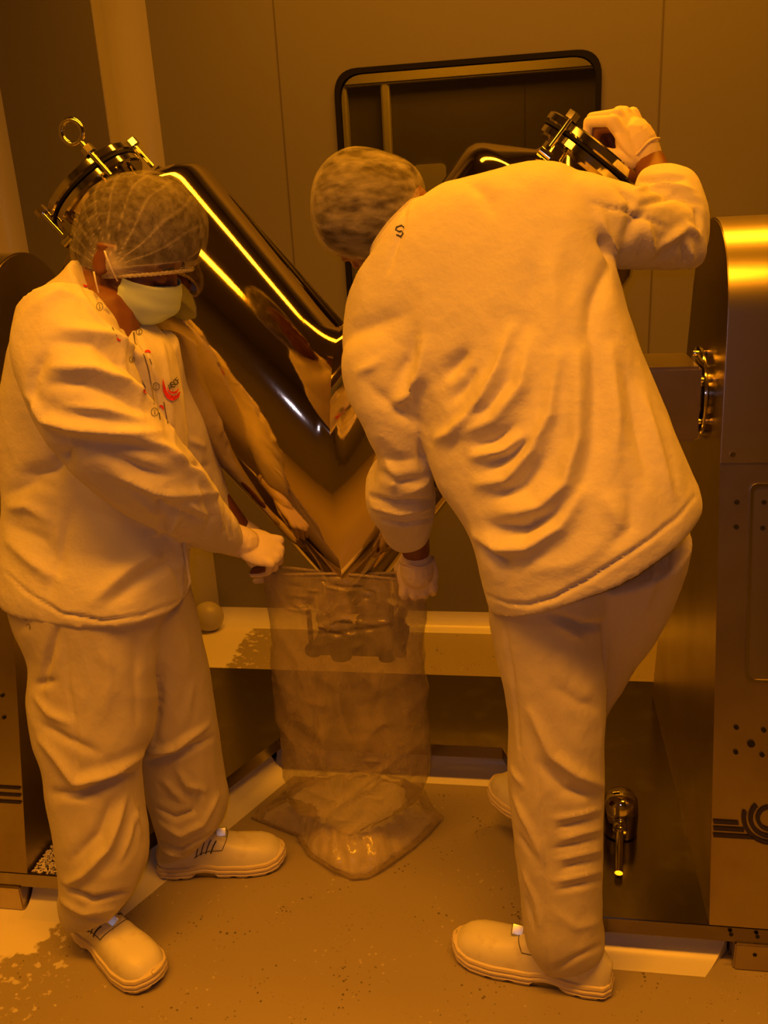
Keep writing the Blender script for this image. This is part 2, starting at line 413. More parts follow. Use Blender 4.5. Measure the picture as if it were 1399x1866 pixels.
# ================================================================ ROOM
def structure(name, bm, m, smooth=False, label=None):
    o = obj(name, bm, m, smooth=smooth); o['kind'] = 'structure'
    if label: o['label'] = label
    return o
XL, XR, YF, YB, ZC = -1.70, 2.0, -1.6, 2.91, 2.94
bm = bmesh.new(); box(bm, XL-.6, XR+.1, YF-.1, 5.6, -.06, 0); structure('floor', bm, M['floor'])
bm = bmesh.new(); box(bm, XL-.6, XR+.1, YF-.1, 5.6, ZC, ZC+.06); structure('ceiling', bm, M['wall'])
# window opening
def rrect(pts, r, n=8):
    out = []; K = len(pts)
    for i in range(K):
        p = Vector(pts[i]); a = (Vector(pts[i-1])-p); b = (Vector(pts[(i+1) % K])-p); ra = r[i] if hasattr(r, '__len__') else r
        p0 = p+a.normalized()*ra; p1 = p+b.normalized()*ra
        for k in range(n+1):
            t = k/n; out.append(tuple(p0*(1-t)**2+p*2*t*(1-t)+p1*t*t))
    return out
WIN = [(-.590, .80), (.203, .80), (.203, 1.866), (-.590, 1.866)]
hole = rrect(WIN, .075)
bm = bmesh.new()
X0, X1 = -1.27, XR
def wall_with_hole(bm, x0, x1, z0, z1, hole, y0, y1):
    outer = [(x0, z0), (x1, z0), (x1, z1), (x0, z1)]
    n = len(hole)
    cx = sum(p[0] for p in hole)/n; cz = sum(p[1] for p in hole)/n
    def outpt(p):
        dx, dz = p[0]-cx, p[1]-cz; t = min([(x1-cx)/dx if dx > 1e-9 else 1e9, (x0-cx)/dx if dx < -1e-9 else 1e9, (z1-cz)/dz if dz > 1e-9 else 1e9, (z0-cz)/dz if dz < -1e-9 else 1e9])
        return (cx+dx*t, cz+dz*t)
    O = [outpt(p) for p in hole]
    for y in (y0, y1):
        hv = [bm.verts.new((p[0], y, p[1])) for p in hole]; ov = [bm.verts.new((p[0], y, p[1])) for p in O]
        for i in range(n):
            j = (i+1) % n; bm.faces.new((hv[i], hv[j], ov[j], ov[i]))
            # corner fill
            for c in outer:
                a, b = O[i], O[j]
                if (abs(a[0]-c[0]) < 1e-6 or abs(b[0]-c[0]) < 1e-6) and (abs(a[1]-c[1]) < 1e-6 or abs(b[1]-c[1]) < 1e-6) and not (abs(a[0]-b[0]) < 1e-6 or abs(a[1]-b[1]) < 1e-6):
                    bm.faces.new((ov[i], ov[j], bm.verts.new((c[0], y, c[1]))))
        if y == y0: h0 = hv
        else: h1 = hv
    for i in range(n):
        j = (i+1) % n; bm.faces.new((h0[i], h0[j], h1[j], h1[i]))
wall_with_hole(bm, X0, X1, 0, ZC, hole, YB, YB+.07)
structure('wall_back', bm, M['wall'])
# window rubber frame and pane
def ringframe(bm, outer, inner, y0, y1):
    n = len(outer); V = [[bm.verts.new((p[0], y, p[1])) for p in L_] for L_ in (outer, inner) for y in (y0, y1)]
    o0, o1, i0, i1 = V
    for i in range(n):
        j = (i+1) % n
        for a, b in ((o0, i0), (i0, i1), (i1, o1), (o1, o0)): bm.faces.new((a[i], a[j], b[j], b[i]))
def scaled(poly, d):
    cx = sum(p[0] for p in poly)/len(poly); cz = sum(p[1] for p in poly)/len(poly); hx = max(p[0] for p in poly)-cx; hz = max(p[1] for p in poly)-cz
    return [(cx+(p[0]-cx)*(hx+d)/hx, cz+(p[1]-cz)*(hz+d)/hz) for p in poly]
bm = bmesh.new(); ringframe(bm, scaled(hole, .002), scaled(hole, -.013), YB-.012, YB+.02)
win = structure('window_1', bm, M['black'])
bm = bmesh.new(); poly = scaled(hole, -.008); prism(bm, poly, 'Y', YB+.004, YB+.008)
obj('pane', bm, M['glass'], win, smooth=False)
# panel seams
for i, x in enumerate((-.764, .372, 1.35)):
    bm = bmesh.new(); box(bm, x-.0022, x+.0022, YB-.0015, YB+.01, .07, ZC); structure('trim_%d' % (i+1), bm, M['seam'])
# room beyond the window
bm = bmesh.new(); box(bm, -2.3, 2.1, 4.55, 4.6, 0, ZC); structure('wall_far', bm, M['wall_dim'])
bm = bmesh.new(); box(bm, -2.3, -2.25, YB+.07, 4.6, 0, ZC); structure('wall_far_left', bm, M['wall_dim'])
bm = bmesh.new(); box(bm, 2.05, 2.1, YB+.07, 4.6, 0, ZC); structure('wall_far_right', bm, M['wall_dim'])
for i, (xa, xb) in enumerate(((-.90, -.86), (-.695, -.655))):
    bm = bmesh.new(); box(bm, xa, xb, 4.49, 4.55, 0, ZC, .008); structure('trim_%d' % (i+4), bm, M['cove'])
bm = bmesh.new(); box(bm, -2.2, 2.0, 4.48, 4.55, 2.02, 2.10, .008); structure('trim_6', bm, M['cove'])
bm = bmesh.new(); box(bm, -.03, -.026, 4.545, 4.552, 0, 2.0); structure('trim_7', bm, M['seam'])
bm = bmesh.new(); prism(bm, rrect([(-.56, 1.30), (-.40, 1.30), (-.40, 1.66), (-.56, 1.66)], .03), 'Y', 4.52, 4.55)  # pale panel added in place of a whitish reflection in the window pane
o = obj('reflection_panel', bm, M['cove'], smooth=False); o['label'] = 'pale blank panel added on the far wall to stand for a reflection in the window'; o['category'] = 'panel'
# left: return wall, set-back panel, left wall
bm = bmesh.new(); prism(bm, [(-1.27, 2.75), (-1.20, 2.75), (-1.21, 2.91), (-1.27, 2.98)], 'Z', 0, ZC)
bm.free(); bm = bmesh.new(); box(bm, -1.33, -1.265, 2.75, 2.98, 0, ZC); structure('wall_return', bm, M['trim'])
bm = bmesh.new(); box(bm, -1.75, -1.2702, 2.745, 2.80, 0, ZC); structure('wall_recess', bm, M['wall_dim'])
bm = bmesh.new(); box(bm, XL-.06, XL, YF, 2.80, 0, ZC); structure('wall_left', bm, M['wall'])
bm = bmesh.new(); box(bm, XR, XR+.06, YF, YB+.07, 0, ZC); structure('wall_right', bm, M['wall'])
bm = bmesh.new(); box(bm, XL-.06, XR+.06, YF-.06, YF, 0, ZC); structure('wall_front', bm, M['wall'])
def cove_v(name, xc, yc, r, sx, sy, m=None):
    """vertical concave corner coving between a wall at xc and a wall at yc"""
    arc = [(xc+sx*r*(1-math.sin(a)), yc+sy*r*(1-math.cos(a))) for a in np.linspace(0, PI/2, 12)]
    bm = bmesh.new(); prism(bm, arc+[(xc-sx*.0, yc-sy*.0)], 'Z', 0.0, ZC); return structure(name, bm, m or M['trim'], smooth='auto')
cove_v('trim_8', -1.2648, YB-.0005, .098, 1, -1)
cove_v('trim_9', XL+.0005, 2.7445, .10, 1, -1)
def cove_h(name, p0, p1, inward, r=.075, h=None, m=None, mit=(0, 0), lab=None):
    """floor coving along p0-p1 (wall side), flaring towards 'inward'; concave"""
    h = h or r; p0, p1, iv = Vector((*p0, 0)), Vector((*p1, 0)), Vector((*inward, 0)).normalized(); t = (p1-p0).normalized()
    prof = [(r*(1-math.sin(a)), h*(1-math.cos(a))) for a in np.linspace(0, PI/2, 14)]   # (out, up): (r,0)...(0,h)
    prof = [(r, .0)]+prof+[(0, 0)]
    bm = bmesh.new()
    A = [bm.verts.new(p0+iv*u+Vector((0, 0, v))+t*(u*mit[0])) for u, v in prof]; B = [bm.verts.new(p1+iv*u+Vector((0, 0, v))-t*(u*mit[1])) for u, v in prof]
    bm.faces.new(A[::-1]); bm.faces.new(B); n = len(prof)
    for i in range(n): bm.faces.new((A[i], A[(i+1) % n], B[(i+1) % n], B[i]))
    bmesh.ops.remove_doubles(bm, verts=bm.verts, dist=1e-5)
    return structure(name, bm, m or M['cove'], smooth='auto', label=lab)
cove_h('baseboard_back', (-1.17, YB), (XR, YB), (0, -1), .055, .06)
cove_h('baseboard_left', (XL, 2.64), (XL, YF), (1, 0), .075)
cove_h('baseboard_recess', (-1.6, 2.745), (-1.30, 2.745), (0, -1), .075)
bm = bmesh.new(); ball(bm, (-1.185, 2.835, .055), (.058, .052, .058)); structure('trim_10', bm, M['trim'], smooth=True)
cove_h('baseboard_right', (XR, YF), (XR, YB), (-1, 0), .075)
# ceiling lamps
for i, (loc, sx, sy, pw) in enumerate(LAMPS):
    t = thing('ceiling_lamp', ['amber strip lamp on the ceiling above the steel blender', 'wider amber lamp on the ceiling over the two workers', 'long amber lamp on the ceiling near the left wall'][i], 'lamp', (loc[0], loc[1], loc[2]+.02))
    bm = bmesh.new(); ringframe(bm, [(-sx/2-.03, -sy/2-.03), (sx/2+.03, -sy/2-.03), (sx/2+.03, sy/2+.03), (-sx/2-.03, sy/2+.03)], [(-sx/2, -sy/2), (sx/2, -sy/2), (sx/2, sy/2), (-sx/2, sy/2)], 0, .04)
    for v in bm.verts: v.co = Vector((loc[0]+v.co.x, loc[1]+v.co.z, loc[2]+v.co.y))
    obj('frame', bm, M['cove'], t, smooth=False)
    bm = bmesh.new(); box(bm, loc[0]-sx/2, loc[0]+sx/2, loc[1]-sy/2, loc[1]+sy/2, loc[2]+.005, loc[2]+.015)
    obj('diffuser', bm, M['lamp'], t, smooth=False)

# ================================================================ MACHINE
VX, VY = -.39, 1.84
mach = thing('powder_blender', 'large stainless steel V-shaped blender on a low steel platform between two housings', 'mixing machine', (VX, VY, 0))
# platform
deckpoly = [(-1.95, 1.436), (-.945, 1.436), (-.677, 2.007), (-.070, 2.007), (.145, 1.436), (1.25, 1.436), (1.25, 2.378), (-1.95, 2.378)]
bm = bmesh.new(); prism(bm, deckpoly, 'Z', .064, .10)
bmesh.ops.bevel(bm, geom=[e for e in bm.edges if abs(e.verts[0].co.z-e.verts[1].co.z) < 1e-6 and e.verts[0].co.z > .09], offset=.002, segments=2, affect='EDGES')
obj('platform', bm, M['deck'], mach, smooth='auto')
bm = bmesh.new(); prism(bm, [(-1.9, 1.50), (-.95, 1.50), (-.71, 2.06), (-.01, 2.06), (.19, 1.50), (1.2, 1.50), (1.2, 2.22), (-1.9, 2.22)], 'Z', .0, .064)
obj('plinth', bm, M['brushed'], mach, smooth=False)
# coving under the platform edge
cove_h('trim_11', (-.70, 2.047), (-.01, 2.047), (0, -1), .074, .062)
cove_h('trim_12', (.145, 1.478), (.395, 1.478), (0, -1), .072, .062, mit=(0, .75))
dv = Vector((.268, .571)).normalized()
cove_h('trim_13', (-.975, 1.455), (-.715, 2.012), (dv.y, -dv.x), .085, .062)
cove_h('trim_14', (-1.12, 1.478), (-.95, 1.478), (0, -1), .072, .062)
# housings
def housing_profile(off=0., z0=.10):
    cyc, zc, r = 1.855, 1.22, .185
    pts = [(1.437-off, z0), (1.437+.2375*(.98-z0)-off, .98)]
    a0 = math.radians(172)
    for a in np.linspace(a0, PI-a0, 30): pts.append((cyc+(r+off)*math.cos(a), zc+(r+off)*math.sin(a)))
    pts.append((2.30+off, z0)); return pts
def make_housing(s, xi, xo):
    part = mach
    bm = bmesh.new(); prism(bm, housing_profile(), 'X', min(xi, xo), max(xi, xo))
    h = obj('housing', bm, M['brushed'], part, smooth='auto')
    # wrap-over cover: upper half
    pr = [p for p in housing_profile(.004) if p[1] > .975 and not (p[1] < .99 and p[0] > 1.9)]
    bk = [(p[0], p[1]) for p in pr]; last = bk[-1]
    bm = bmesh.new(); inner = [(1.855+(p[0]-1.855)*.97, p[1]-(.004 if p[1] > 1.2 else 0)) for p in bk]
    x0, x1 = xi+s*.001, xo
    V = [[bm.verts.new((x, *p)) for p in L_] for L_ in (bk, inner) for x in (x0, x1)]
    o0, o1, i0, i1 = V
    for i in range(len(bk)-1):
        for a, b in ((o0, o1), (o1, i1), (i1, i0), (i0, o0)): bm.faces.new((a[i], a[i+1], b[i+1], b[i]))
    for i in (0, len(bk)-1): bm.faces.new((o0[i], o1[i], i1[i], i0[i]))
    obj('cover', bm, M['cover'], h, smooth='auto')
    return h
HR = make_housing(1, .348, .86); HL = make_housing(-1, -1.102, -1.66)
def front_pt(x, z, off=.0025):
    """point on the sloping front of a housing"""
    y = 1.437+.2375*(z-.10)
    return Vector((x, y-off, z))
fn = Vector((0, -1, .2375)).normalized()
def on_front(px, py, side, off=.0025):
    """where a picture ray meets the sloping front panel"""
    a = front_pt(0, .3, 0); b = front_pt(0, .9, 0); n = Vector((0, b.z-a.z, -(b.y-a.y))); d = ray(px, py)
    t = (a-CAM).dot(n)/d.dot(n); return CAM+d*t-n.normalized()*off
def front_strip(name, pts_xz, wid, m, parent, off=.003):
    bm = bmesh.new()
    for q in strip2d(pts_xz, wid): bm.faces.new([bm.verts.new(front_pt(p[0], p[1], off)) for p in q])
    return obj(name, bm, m, parent, smooth=False)
def hole_disc(name, c, r, m, parent, nrm=fn, th=.003, n=16):
    bm = bmesh.new(); cyl(bm, Vector(c)-nrm*.001, Vector(c)+nrm*th, r, n=n); return obj(name, bm, m, parent, smooth='auto')
for (px, py, r) in ((1342, 915, .0045), (1391, 915, .0045), (1341, 960, .0045), (1389, 962, .0045), (1341, 1325, .0045), (1391, 1330, .0045), (1368, 1355, .007), (1340, 1370, .0045), (1388, 1375, .0045)):
    hole_disc('bolt_hole', on_front(px, py, 1, 0), r, M['hole'], HR)
for (px, py, r) in ((5, 1267, .004), (8, 1307, .004)): hole_disc('bolt_hole', on_front(px, py, -1, 0), r, M['hole'], HL)
hole_disc('rivet', on_front(1333, 828, 1, .006), .005, M['chrome'], HR)
# emblem on the lower front panel: rings and three bars; the same on the upper cover
def emblem(c, R, name, off, bars=True):
    bm = bmesh.new()
    for rr, w_, a0, a1 in ((R, .17*R, 90, 270), (R*.74, .17*R, 60, 400), (R*.46, .15*R, 20, 380)):
        for q in strip2d([(c[0]+rr*math.cos(math.radians(a)), c[1]+rr*math.sin(math.radians(a))) for a in np.linspace(a0+75, a1, 40)], w_):
            bm.faces.new([bm.verts.new(front_pt(p[0], p[1], off)) for p in q])
    if bars:
        for k, xe in ((-.26, -1.2), (-.54, -.98), (-.82, -.60)):
            z = c[1]+R*k*1.0-.0*R
            for q in strip2d([(.351, z), (c[0]+R*xe, z)], .155*R): bm.faces.new([bm.verts.new(front_pt(p[0], p[1], off)) for p in q])
    return obj(name, bm, M['navy'], HR, smooth=False)
pc = on_front(1402, 1490, 1, 0); emblem((pc.x, pc.z), .047, 'emblem', .0035)
pu = on_front(1412, 768, 1, 0); emblem((pu.x, pu.z), .036, 'emblem', .009, bars=False)
for py in (1433, 1446, 1459):
    q = on_front(0, py, -1, 0); bm = bmesh.new()
    for s in strip2d([(-1.25, q.z), (-1.106, q.z)], .0062): bm.faces.new([bm.verts.new(front_pt(p[0], p[1], .003)) for p in s])
    obj('printed_stripe', bm, M['navy'], HL, smooth=False)
# access plate with rounded frame
a = on_front(1366, 880, 1, 0); b = on_front(1366, 1242, 1, 0)
plate = rrect([(a.x, b.z), (a.x+.16, b.z), (a.x+.16, a.z), (a.x, a.z)], .015)
bm = bmesh.new(); o_, i_ = plate, scaled(plate, -.006); n = len(o_)
O = [[bm.verts.new(front_pt(p[0], p[1], of)) for p in L_] for L_, of in ((o_, .001), (o_, .005), (i_, .005), (i_, .001))]
for u, v in zip(O[:-1], O[1:]):
    for i in range(n): bm.faces.new((u[i], u[(i+1) % n], v[(i+1) % n], v[i]))
obj('access_frame', bm, M['chrome'], HR, smooth=False)
bm = bmesh.new(); bm.faces.new([bm.verts.new(front_pt(p[0], p[1], .0016)) for p in i_]); obj('access_plate', bm, M['cover'], HR, smooth=False)
# foot plates
for (x0, x1, hh) in ((.398, .485, HR), (-1.24, -1.125, HL)):
    bm = bmesh.new(); box(bm, x0, x1, 1.430, 1.50, 0, .064, .003); fp = obj('foot', bm, M['brushed'], hh, smooth=False)
for px, py in ((1332, 1703), (1380, 1707), (1329, 1737), (1375, 1740)):
    p = atY(px, py, 1.430); bm = bmesh.new(); cyl(bm, p+Vector((0, .002, 0)), p+Vector((0, -.001, 0)), .004, n=12); obj('bolt_hole', bm, M['hole'], HR, smooth=False)
# flange disc and shaft, box
def shaft(s, xi):
    bm = bmesh.new(); cyl(bm, (xi, VY, 1.07), (xi-s*.05, VY, 1.07), .048, bev=.003); cyl(bm, (xi-s*.03, VY, 1.07), (xi-s*.037, VY, 1.07), .056, n=48)
    obj('shaft', bm, M['chrome'], mach, smooth='auto')
    bm = bmesh.new(); cyl(bm, (xi-s*.010, VY, 1.07), (xi-s*.016, VY, 1.07), .095, n=64, bev=.001); d = obj('bearing_disc', bm, M['chrome'], mach, smooth='auto')
    for k in range(6):
        a = math.radians(30+60*k); y, z = VY+.082*math.cos(a), 1.07+.082*math.sin(a)
        bm = bmesh.new(); cyl(bm, (xi, y, z), (xi-s*.026, y, z), .0055, n=10, bev=.001); obj('bolt', bm, M['chrome'], d, smooth='auto')
    bm = bmesh.new(); box(bm, min(xi-s*.022, xi-s*.38), max(xi-s*.022, xi-s*.38), VY-.09, VY+.09, .992, 1.14, .006) if s > 0 else box(bm, xi+.05, xi+.13, VY-.09, VY+.09, .992, 1.14, .006)
    obj('trunnion_box', bm, M['brushed'], mach, smooth='auto')
shaft(1, .348); shaft(-1, -1.102)
# vessel: two mirrored cylinders meeting on the plane x = VX
u_ = Vector((.63, 0, -.775)).normalized(); n_ = Vector((.775, 0, .63)).normalized(); yv = Vector((0, 1, 0))
VR = .205
def arm_pt(s_, r, th):
    """s_ along the outward arm axis from x=0 offset; before mirroring, left arm"""
    base = n_*.269 - u_*s_
    return Vector((base.x, VY, base.z))+(n_*math.cos(th)+yv*math.sin(th))*r
def vessel_bm():
    bm = bmesh.new(); n = 96
    prof = [(1.61, VR), (1.628, VR*.99), (1.642, VR*.955), (1.652, VR*.90), (1.70, VR*.47), (1.71, VR*.44), (1.735, VR*.44)]
    for mirror in (0, 1):
        rows = []
        for k, frac in enumerate(np.linspace(0, 1, 14)):
            row = []
            for i in range(n):
                th = 2*PI*i/n; p = arm_pt(0, VR, th)   # start where x == VX
                d = -u_; s0 = (VX-p.x)/d.x; s_ = s0+(1.61-s0)*frac
                row.append(arm_pt(s_, VR, th))
            rows.append(row)
        for (s_, r) in prof[1:]: rows.append([arm_pt(s_, r, 2*PI*i/n) for i in range(n)])
        V = []
        for row in rows:
            V.append([bm.verts.new((2*VX-p.x if mirror else p.x, p.y, p.z)) for p in row])
        for a, b in zip(V[:-1], V[1:]):
            for i in range(n): bm.faces.new((a[i], a[(i+1) % n], b[(i+1) % n], b[i]))
        bm.faces.new(V[-1])
    # upper ring segments above the crotch meet too: weld
    bmesh.ops.remove_doubles(bm, verts=bm.verts, dist=1e-4)
    return bm
# keep only the outer half of the mirrored pair: faces crossing the plane never occur as each starts on it
ves = obj('vessel', vessel_bm(), M['steel'], mach, smooth='auto')
def mir(p, m): return Vector((2*VX-p.x, p.y, p.z)) if m else Vector(p)
for m_ in (0, 1):
    base = Vector((n_.x*.269, VY, n_.z*.269)); d = -u_
    def ap(s_, a=0, b=0): return mir(base+d*s_+n_*a+yv*b, m_)
    dirn = (ap(2)-ap(1)).normalized()
    bm = bmesh.new(); lathe(bm, ap(1.728), dirn, [(0, .07), (0, .106), (.004, .110), (.016, .110), (.020, .106), (.020, .07)], 64); obj('neck_flange', bm, M['chrome'], ves, smooth='auto')
    bm = bmesh.new(); lathe(bm, ap(1.7475), dirn, [(0, .05), (0, .112), (.0045, .112), (.0045, .05)], 64); obj('gasket', bm, M['black'], ves, smooth='auto')
    bm = bmesh.new(); lathe(bm, ap(1.7525), dirn, [(0, .01), (0, .112), (.003, .115), (.015, .115), (.018, .111), (.019, .03)], 64)
    lid = obj('lid', bm, M['chrome'], ves, smooth='auto')
    # clamp with eye nut on the camera side
    for (aa, bb_, ey) in ((.070, -.088, not m_), (-.09, -.07, False), (.10, .06, False))[:3-2*m_]:
        bm = bmesh.new(); q0, q1 = ap(1.715, aa*1.06, bb_*1.06), ap(1.80 if ey else 1.785, aa*1.06, bb_*1.06)
        cyl(bm, q0, q1, .005, n=14); cyl(bm, ap(1.770, aa*1.06, bb_*1.06), ap(1.784, aa*1.06, bb_*1.06), .013, n=6)
        cyl(bm, ap(1.70, aa*1.06-.012, bb_*1.06), ap(1.70, aa*1.06+.012, bb_*1.06), .009, n=12)
        cb = obj('clamp_bolt', bm, M['chrome'], ves, smooth='auto')
        if ey:
            c0 = ap(1.822, aa*1.06, bb_*1.06); bm = bmesh.new()
            ax1 = (ap(2, 0, 0)-ap(1, 0, 0)).normalized(); ax2 = (ap(1, 1, 0)-ap(1, 0, 0)).normalized()
            tube(bm, [c0+ax1*.022*math.cos(t)+ax2*.022*math.sin(t) for t in np.linspace(0, 2*PI, 24, endpoint=False)], .0055, 10, closed=True)
            obj('eye_ring', bm, M['chrome'], cb, smooth=True)
# outlet valve
bm = bmesh.new(); lathe(bm, (VX, VY, .66), (0, 0, -1), [(0, .085), (.04, .085), (.05, .105), (.062, .105), (.062, .09), (.10, .09), (.10, .108), (.115, .108), (.115, .07), (.16, .07)], 48)
obj('outlet_collar', bm, M['chrome'], ves, smooth='auto')
bm = bmesh.new(); box(bm, VX-.10, VX+.11, VY-.10, VY+.02, .50, .53, .005); cyl(bm, (VX-.105, VY-.08, .50), (VX-.105, VY-.08, .63), .006, n=12); ball(bm, (VX-.105, VY-.08, .635), .016)
ball(bm, (VX-.10, VY-.08, .505), (.022, .02, .018)); obj('valve_lever', bm, M['black'], ves, smooth='auto')
bm = bmesh.new()
for dx, z0, z1, r in ((.03, .52, .60, .022), (.075, .50, .63, .02), (-.03, .50, .57, .024), (.105, .51, .60, .014)): cyl(bm, (VX+dx, VY-.105, z0), (VX+dx, VY-.105, z1), r, n=20, bev=.003)
cyl(bm, (VX-.06, VY-.11, .55), (VX+.09, VY-.11, .55), .017, n=16, bev=.003)
obj('valve_actuator', bm, M['black'], ves, smooth='auto')

# steel cup with a spout on the platform
cc = Vector((.202, 1.70, .10))
cup = thing('steel_cup', 'small polished steel cup with a pipe spout on the platform right of the legs', 'cup', cc)
bm = bmesh.new(); lathe(bm, cc, (0, 0, 1), [(.0, .032), (.004, .038), (.05, .039), (.085, .036), (.098, .028), (.104, .015), (.105, .001)], 40); obj('body', bm, M['chrome'], cup, smooth='auto')
bm = bmesh.new(); a_, b_ = cc+Vector((-.004, -.035, .045)), cc+Vector((-.016, -.15, .012)); cyl(bm, a_, b_, .0085, n=20); cyl(bm, a_, a_+(b_-a_).normalized()*.02, .016, n=24, bev=.003); obj('spout', bm, M['chrome'], cup, smooth='auto')

# ================================================================ PLASTIC BAG
bag_col = [ring((482, 1039), (775, 1052), 1.690, .026), ring((482, 1052), (776, 1066), 1.690, .035), ring((486, 1090), (776, 1100), 1.695, .07), ring((494, 1140), (774, 1150), 1.70, .11),
           ring((501, 1200), (772, 1200), 1.71, .15), ring((507, 1280), (771, 1280), 1.72, .17), ring((513, 1350), (774, 1350), 1.735, .19), ring((518, 1400), (777, 1400), 1.75, .20), ring((527, 1440), (770, 1436), 1.76, .21)]
bagc = Vector((-.455, 1.79, 0))
foot_px = [(456, 1492), (500, 1510), (540, 1525), (550, 1545), (562, 1563), (600, 1588), (640, 1606), (672, 1603), (700, 1588), (755, 1548), (785, 1520), (806, 1495)]
foot3 = [atZ(*p, .004) for p in foot_px]+[Vector((-.28, 1.93, .004)), Vector((-.42, 2.0, .004)), Vector((-.58, 1.93, .004))]
def radial(poly, th):
    d = Vector((math.cos(th), math.sin(th))); best = .05
    for i in range(len(poly)):
        a = Vector(poly[i][:2])-bagc.xy; b = Vector(poly[(i+1) % len(poly)][:2])-bagc.xy; e = b-a
        den = d.x*e.y-d.y*e.x
        if abs(den) < 1e-9: continue
        t = (a.x*e.y-a.y*e.x)/den; u = (a.x*d.y-a.y*d.x)/den
        if t > 0 and -1e-6 <= u <= 1+1e-6: best = max(best, t)
    return best
def sack_bm(k=1., top=True, drop=0.):
    bm = bmesh.new(); n = 360; rows = []
    lev = [(0.003, .93), (.006, .985), (.012, 1.0), (.022, .985), (.040, .92), (.058, .83), (.075, .74), (.088, .66)]
    for z, f in lev:
        row = []
        for i in range(n):
            th = 2*PI*i/n; r = radial(foot3, th); tip = max(0, r-.17)
            zz = z*(1-min(.85, tip*5.)*(z > .01)*.8); cr_ = .02*noise.noise(Vector((math.cos(th)*6, math.sin(th)*6, z*30)))*(z > .02)
            row.append(bagc+Vector((math.cos(th), math.sin(th), 0))*(r*f*k+cr_*k)+Vector((0, 0, max(.002, zz*k+.006*noise.noise(Vector((th*9, z*60, 3)))*(z > .03)-drop))))
        rows.append(row)
    if top:
        rr = bag_col[::-1]; R = np.array(rr, float); K = len(R); S = []
        for i in range(K-1):
            for s in range(24): S.append(cr(R[max(i-1, 0)], R[i], R[i+1], R[min(i+2, K-1)], s/24))
        S.append(R[-1])
        for j, s in enumerate(S):
            c, a = Vector(s[:3]), Vector(s[3:6]); ax = Vector((0, 0, 1)); b = ax.cross(a).normalized()*s[6]; row = []
            wob = 1
            for i in range(n):
                th = 2*PI*i/n; cs, sn = math.cos(th), math.sin(th); e = 2/2.4
                q = c+a*math.copysign(abs(cs)**e, cs)+b*math.copysign(abs(sn)**e, sn)
                nn = noise.noise(Vector((q.x*11, q.y*7, q.z*5)))+.5*noise.noise(Vector((q.x*25, q.y*20, q.z*13+4))); nz2 = 1-2*abs(noise.noise(Vector((q.x*9+q.z*6, 2, q.z*9-q.x*5))))
                dirv = (q-c).normalized(); fade = min(1, (len(S)-1-j)/24+.12)
                row.append(q+dirv*(.010*nn+.006*nz2+.002*(1-2*abs(noise.noise(Vector((q.x*22-q.z*12, 7, q.z*26))))))*fade+Vector((0, 0, .004*noise.noise(Vector((q.x*18, 1, 1))))))
            rows.append(row)
    V = [[bm.verts.new(p) for p in row] for row in rows]
    for a, b in zip(V[:-1], V[1:]):
        for i in range(n): bm.faces.new((a[i], a[(i+1) % n], b[(i+1) % n], b[i]))
    bm.faces.new(V[0][::-1])
    if not top: bm.faces.new(V[-1])
    return bm
bagroot = thing('plastic_bag', 'tall clear plastic bag of white powder standing on the floor, held open by both workers', 'bag', (bagc.x, bagc.y, 0))
bag = obj('film', sack_bm(), M['plastic'], bagroot)
rq = random.Random(5); BS = [([(545, 1530), (590, 1490), (650, 1440), (720, 1385)], 7, 9), ([(690, 1490), (720, 1482), (762, 1462)], -9, 7), ([(560, 1150), (620, 1128), (700, 1140)], 5, 6), ([(565, 1156), (640, 1152), (700, 1143)], -5, 5), ([(535, 1102), (560, 1112)], 4, 4), ([(530, 1425), (580, 1450), (620, 1462)], 3, 5), ([(640, 1455), (680, 1430), (700, 1390)], 4, 5),
      ([(500, 1140), (540, 1200), (560, 1280)], 4, 12), ([(620, 1220), (600, 1320), (580, 1400)], 4, 12), ([(700, 1210), (690, 1300), (710, 1380)], -5, 14)]
for q in range(60):
    cx, cy, sx, sy = rq.choice(((680, 1430, 45, 35), (630, 1145, 55, 18), (640, 1530, 55, 22), (760, 1500, 22, 18), (495, 1490, 18, 18), (620, 1075, 90, 10), (545, 1105, 15, 8)))
    x, y = rq.gauss(cx, sx*.6), rq.gauss(cy, sy*.6); a_ = rq.uniform(-.2, 1.1)*(-1 if cy > 1300 else .4); l_ = rq.uniform(8, 26); BS.append(([(x-l_*math.cos(a_), y-l_*math.sin(a_)), (x, y), (x+l_*math.cos(a_), y+l_*math.sin(a_)*.7)], rq.choice((-4, 4, 5, -3.5)), rq.uniform(3, 6)))
folds(bag.data, BS, 1., .0)
rim = [ring((482, 1039), (775, 1052), 1.690, .029)]
bm = bmesh.new(); s = rim[0]; c, a = Vector(s[:3]), Vector(s[3:6]); b = Vector((0, 0, 1)).cross(a).normalized()*s[6]
tube(bm, [c+a*math.cos(t)+b*math.sin(t)+Vector((0, 0, .005*math.sin(3*t))) for t in np.linspace(0, 2*PI, 60, endpoint=False)], .0035, 8, closed=True); obj('rim_fold', bm, M['plastic_low'], bagroot)
pw = obj('powder', sack_bm(.90, False, .006), M['powder']); pw['kind'] = 'stuff'; pw['label'] = 'white powder lying in the bottom of the clear plastic bag'; pw['category'] = 'powder'
# powder spilled on the left end of the platform
bm = bmesh.new(); rnd = random.Random(3)
for i in range(900):
    x = -1.095+abs(rnd.gauss(0, .06)); y = 1.44+abs(rnd.gauss(0, .07))
    if x > -.97+(y-1.44)*.4: continue
    r = rnd.uniform(.0008, .0026); bmesh.ops.create_icosphere(bm, subdivisions=1, radius=r, matrix=Matrix.Translation((x, y, .10+r*.5)))
sp = obj('spilled_powder', bm, M['powder']); sp['kind'] = 'stuff'; sp['label'] = 'white powder grains spilled on the left corner of the steel platform'; sp['category'] = 'powder'

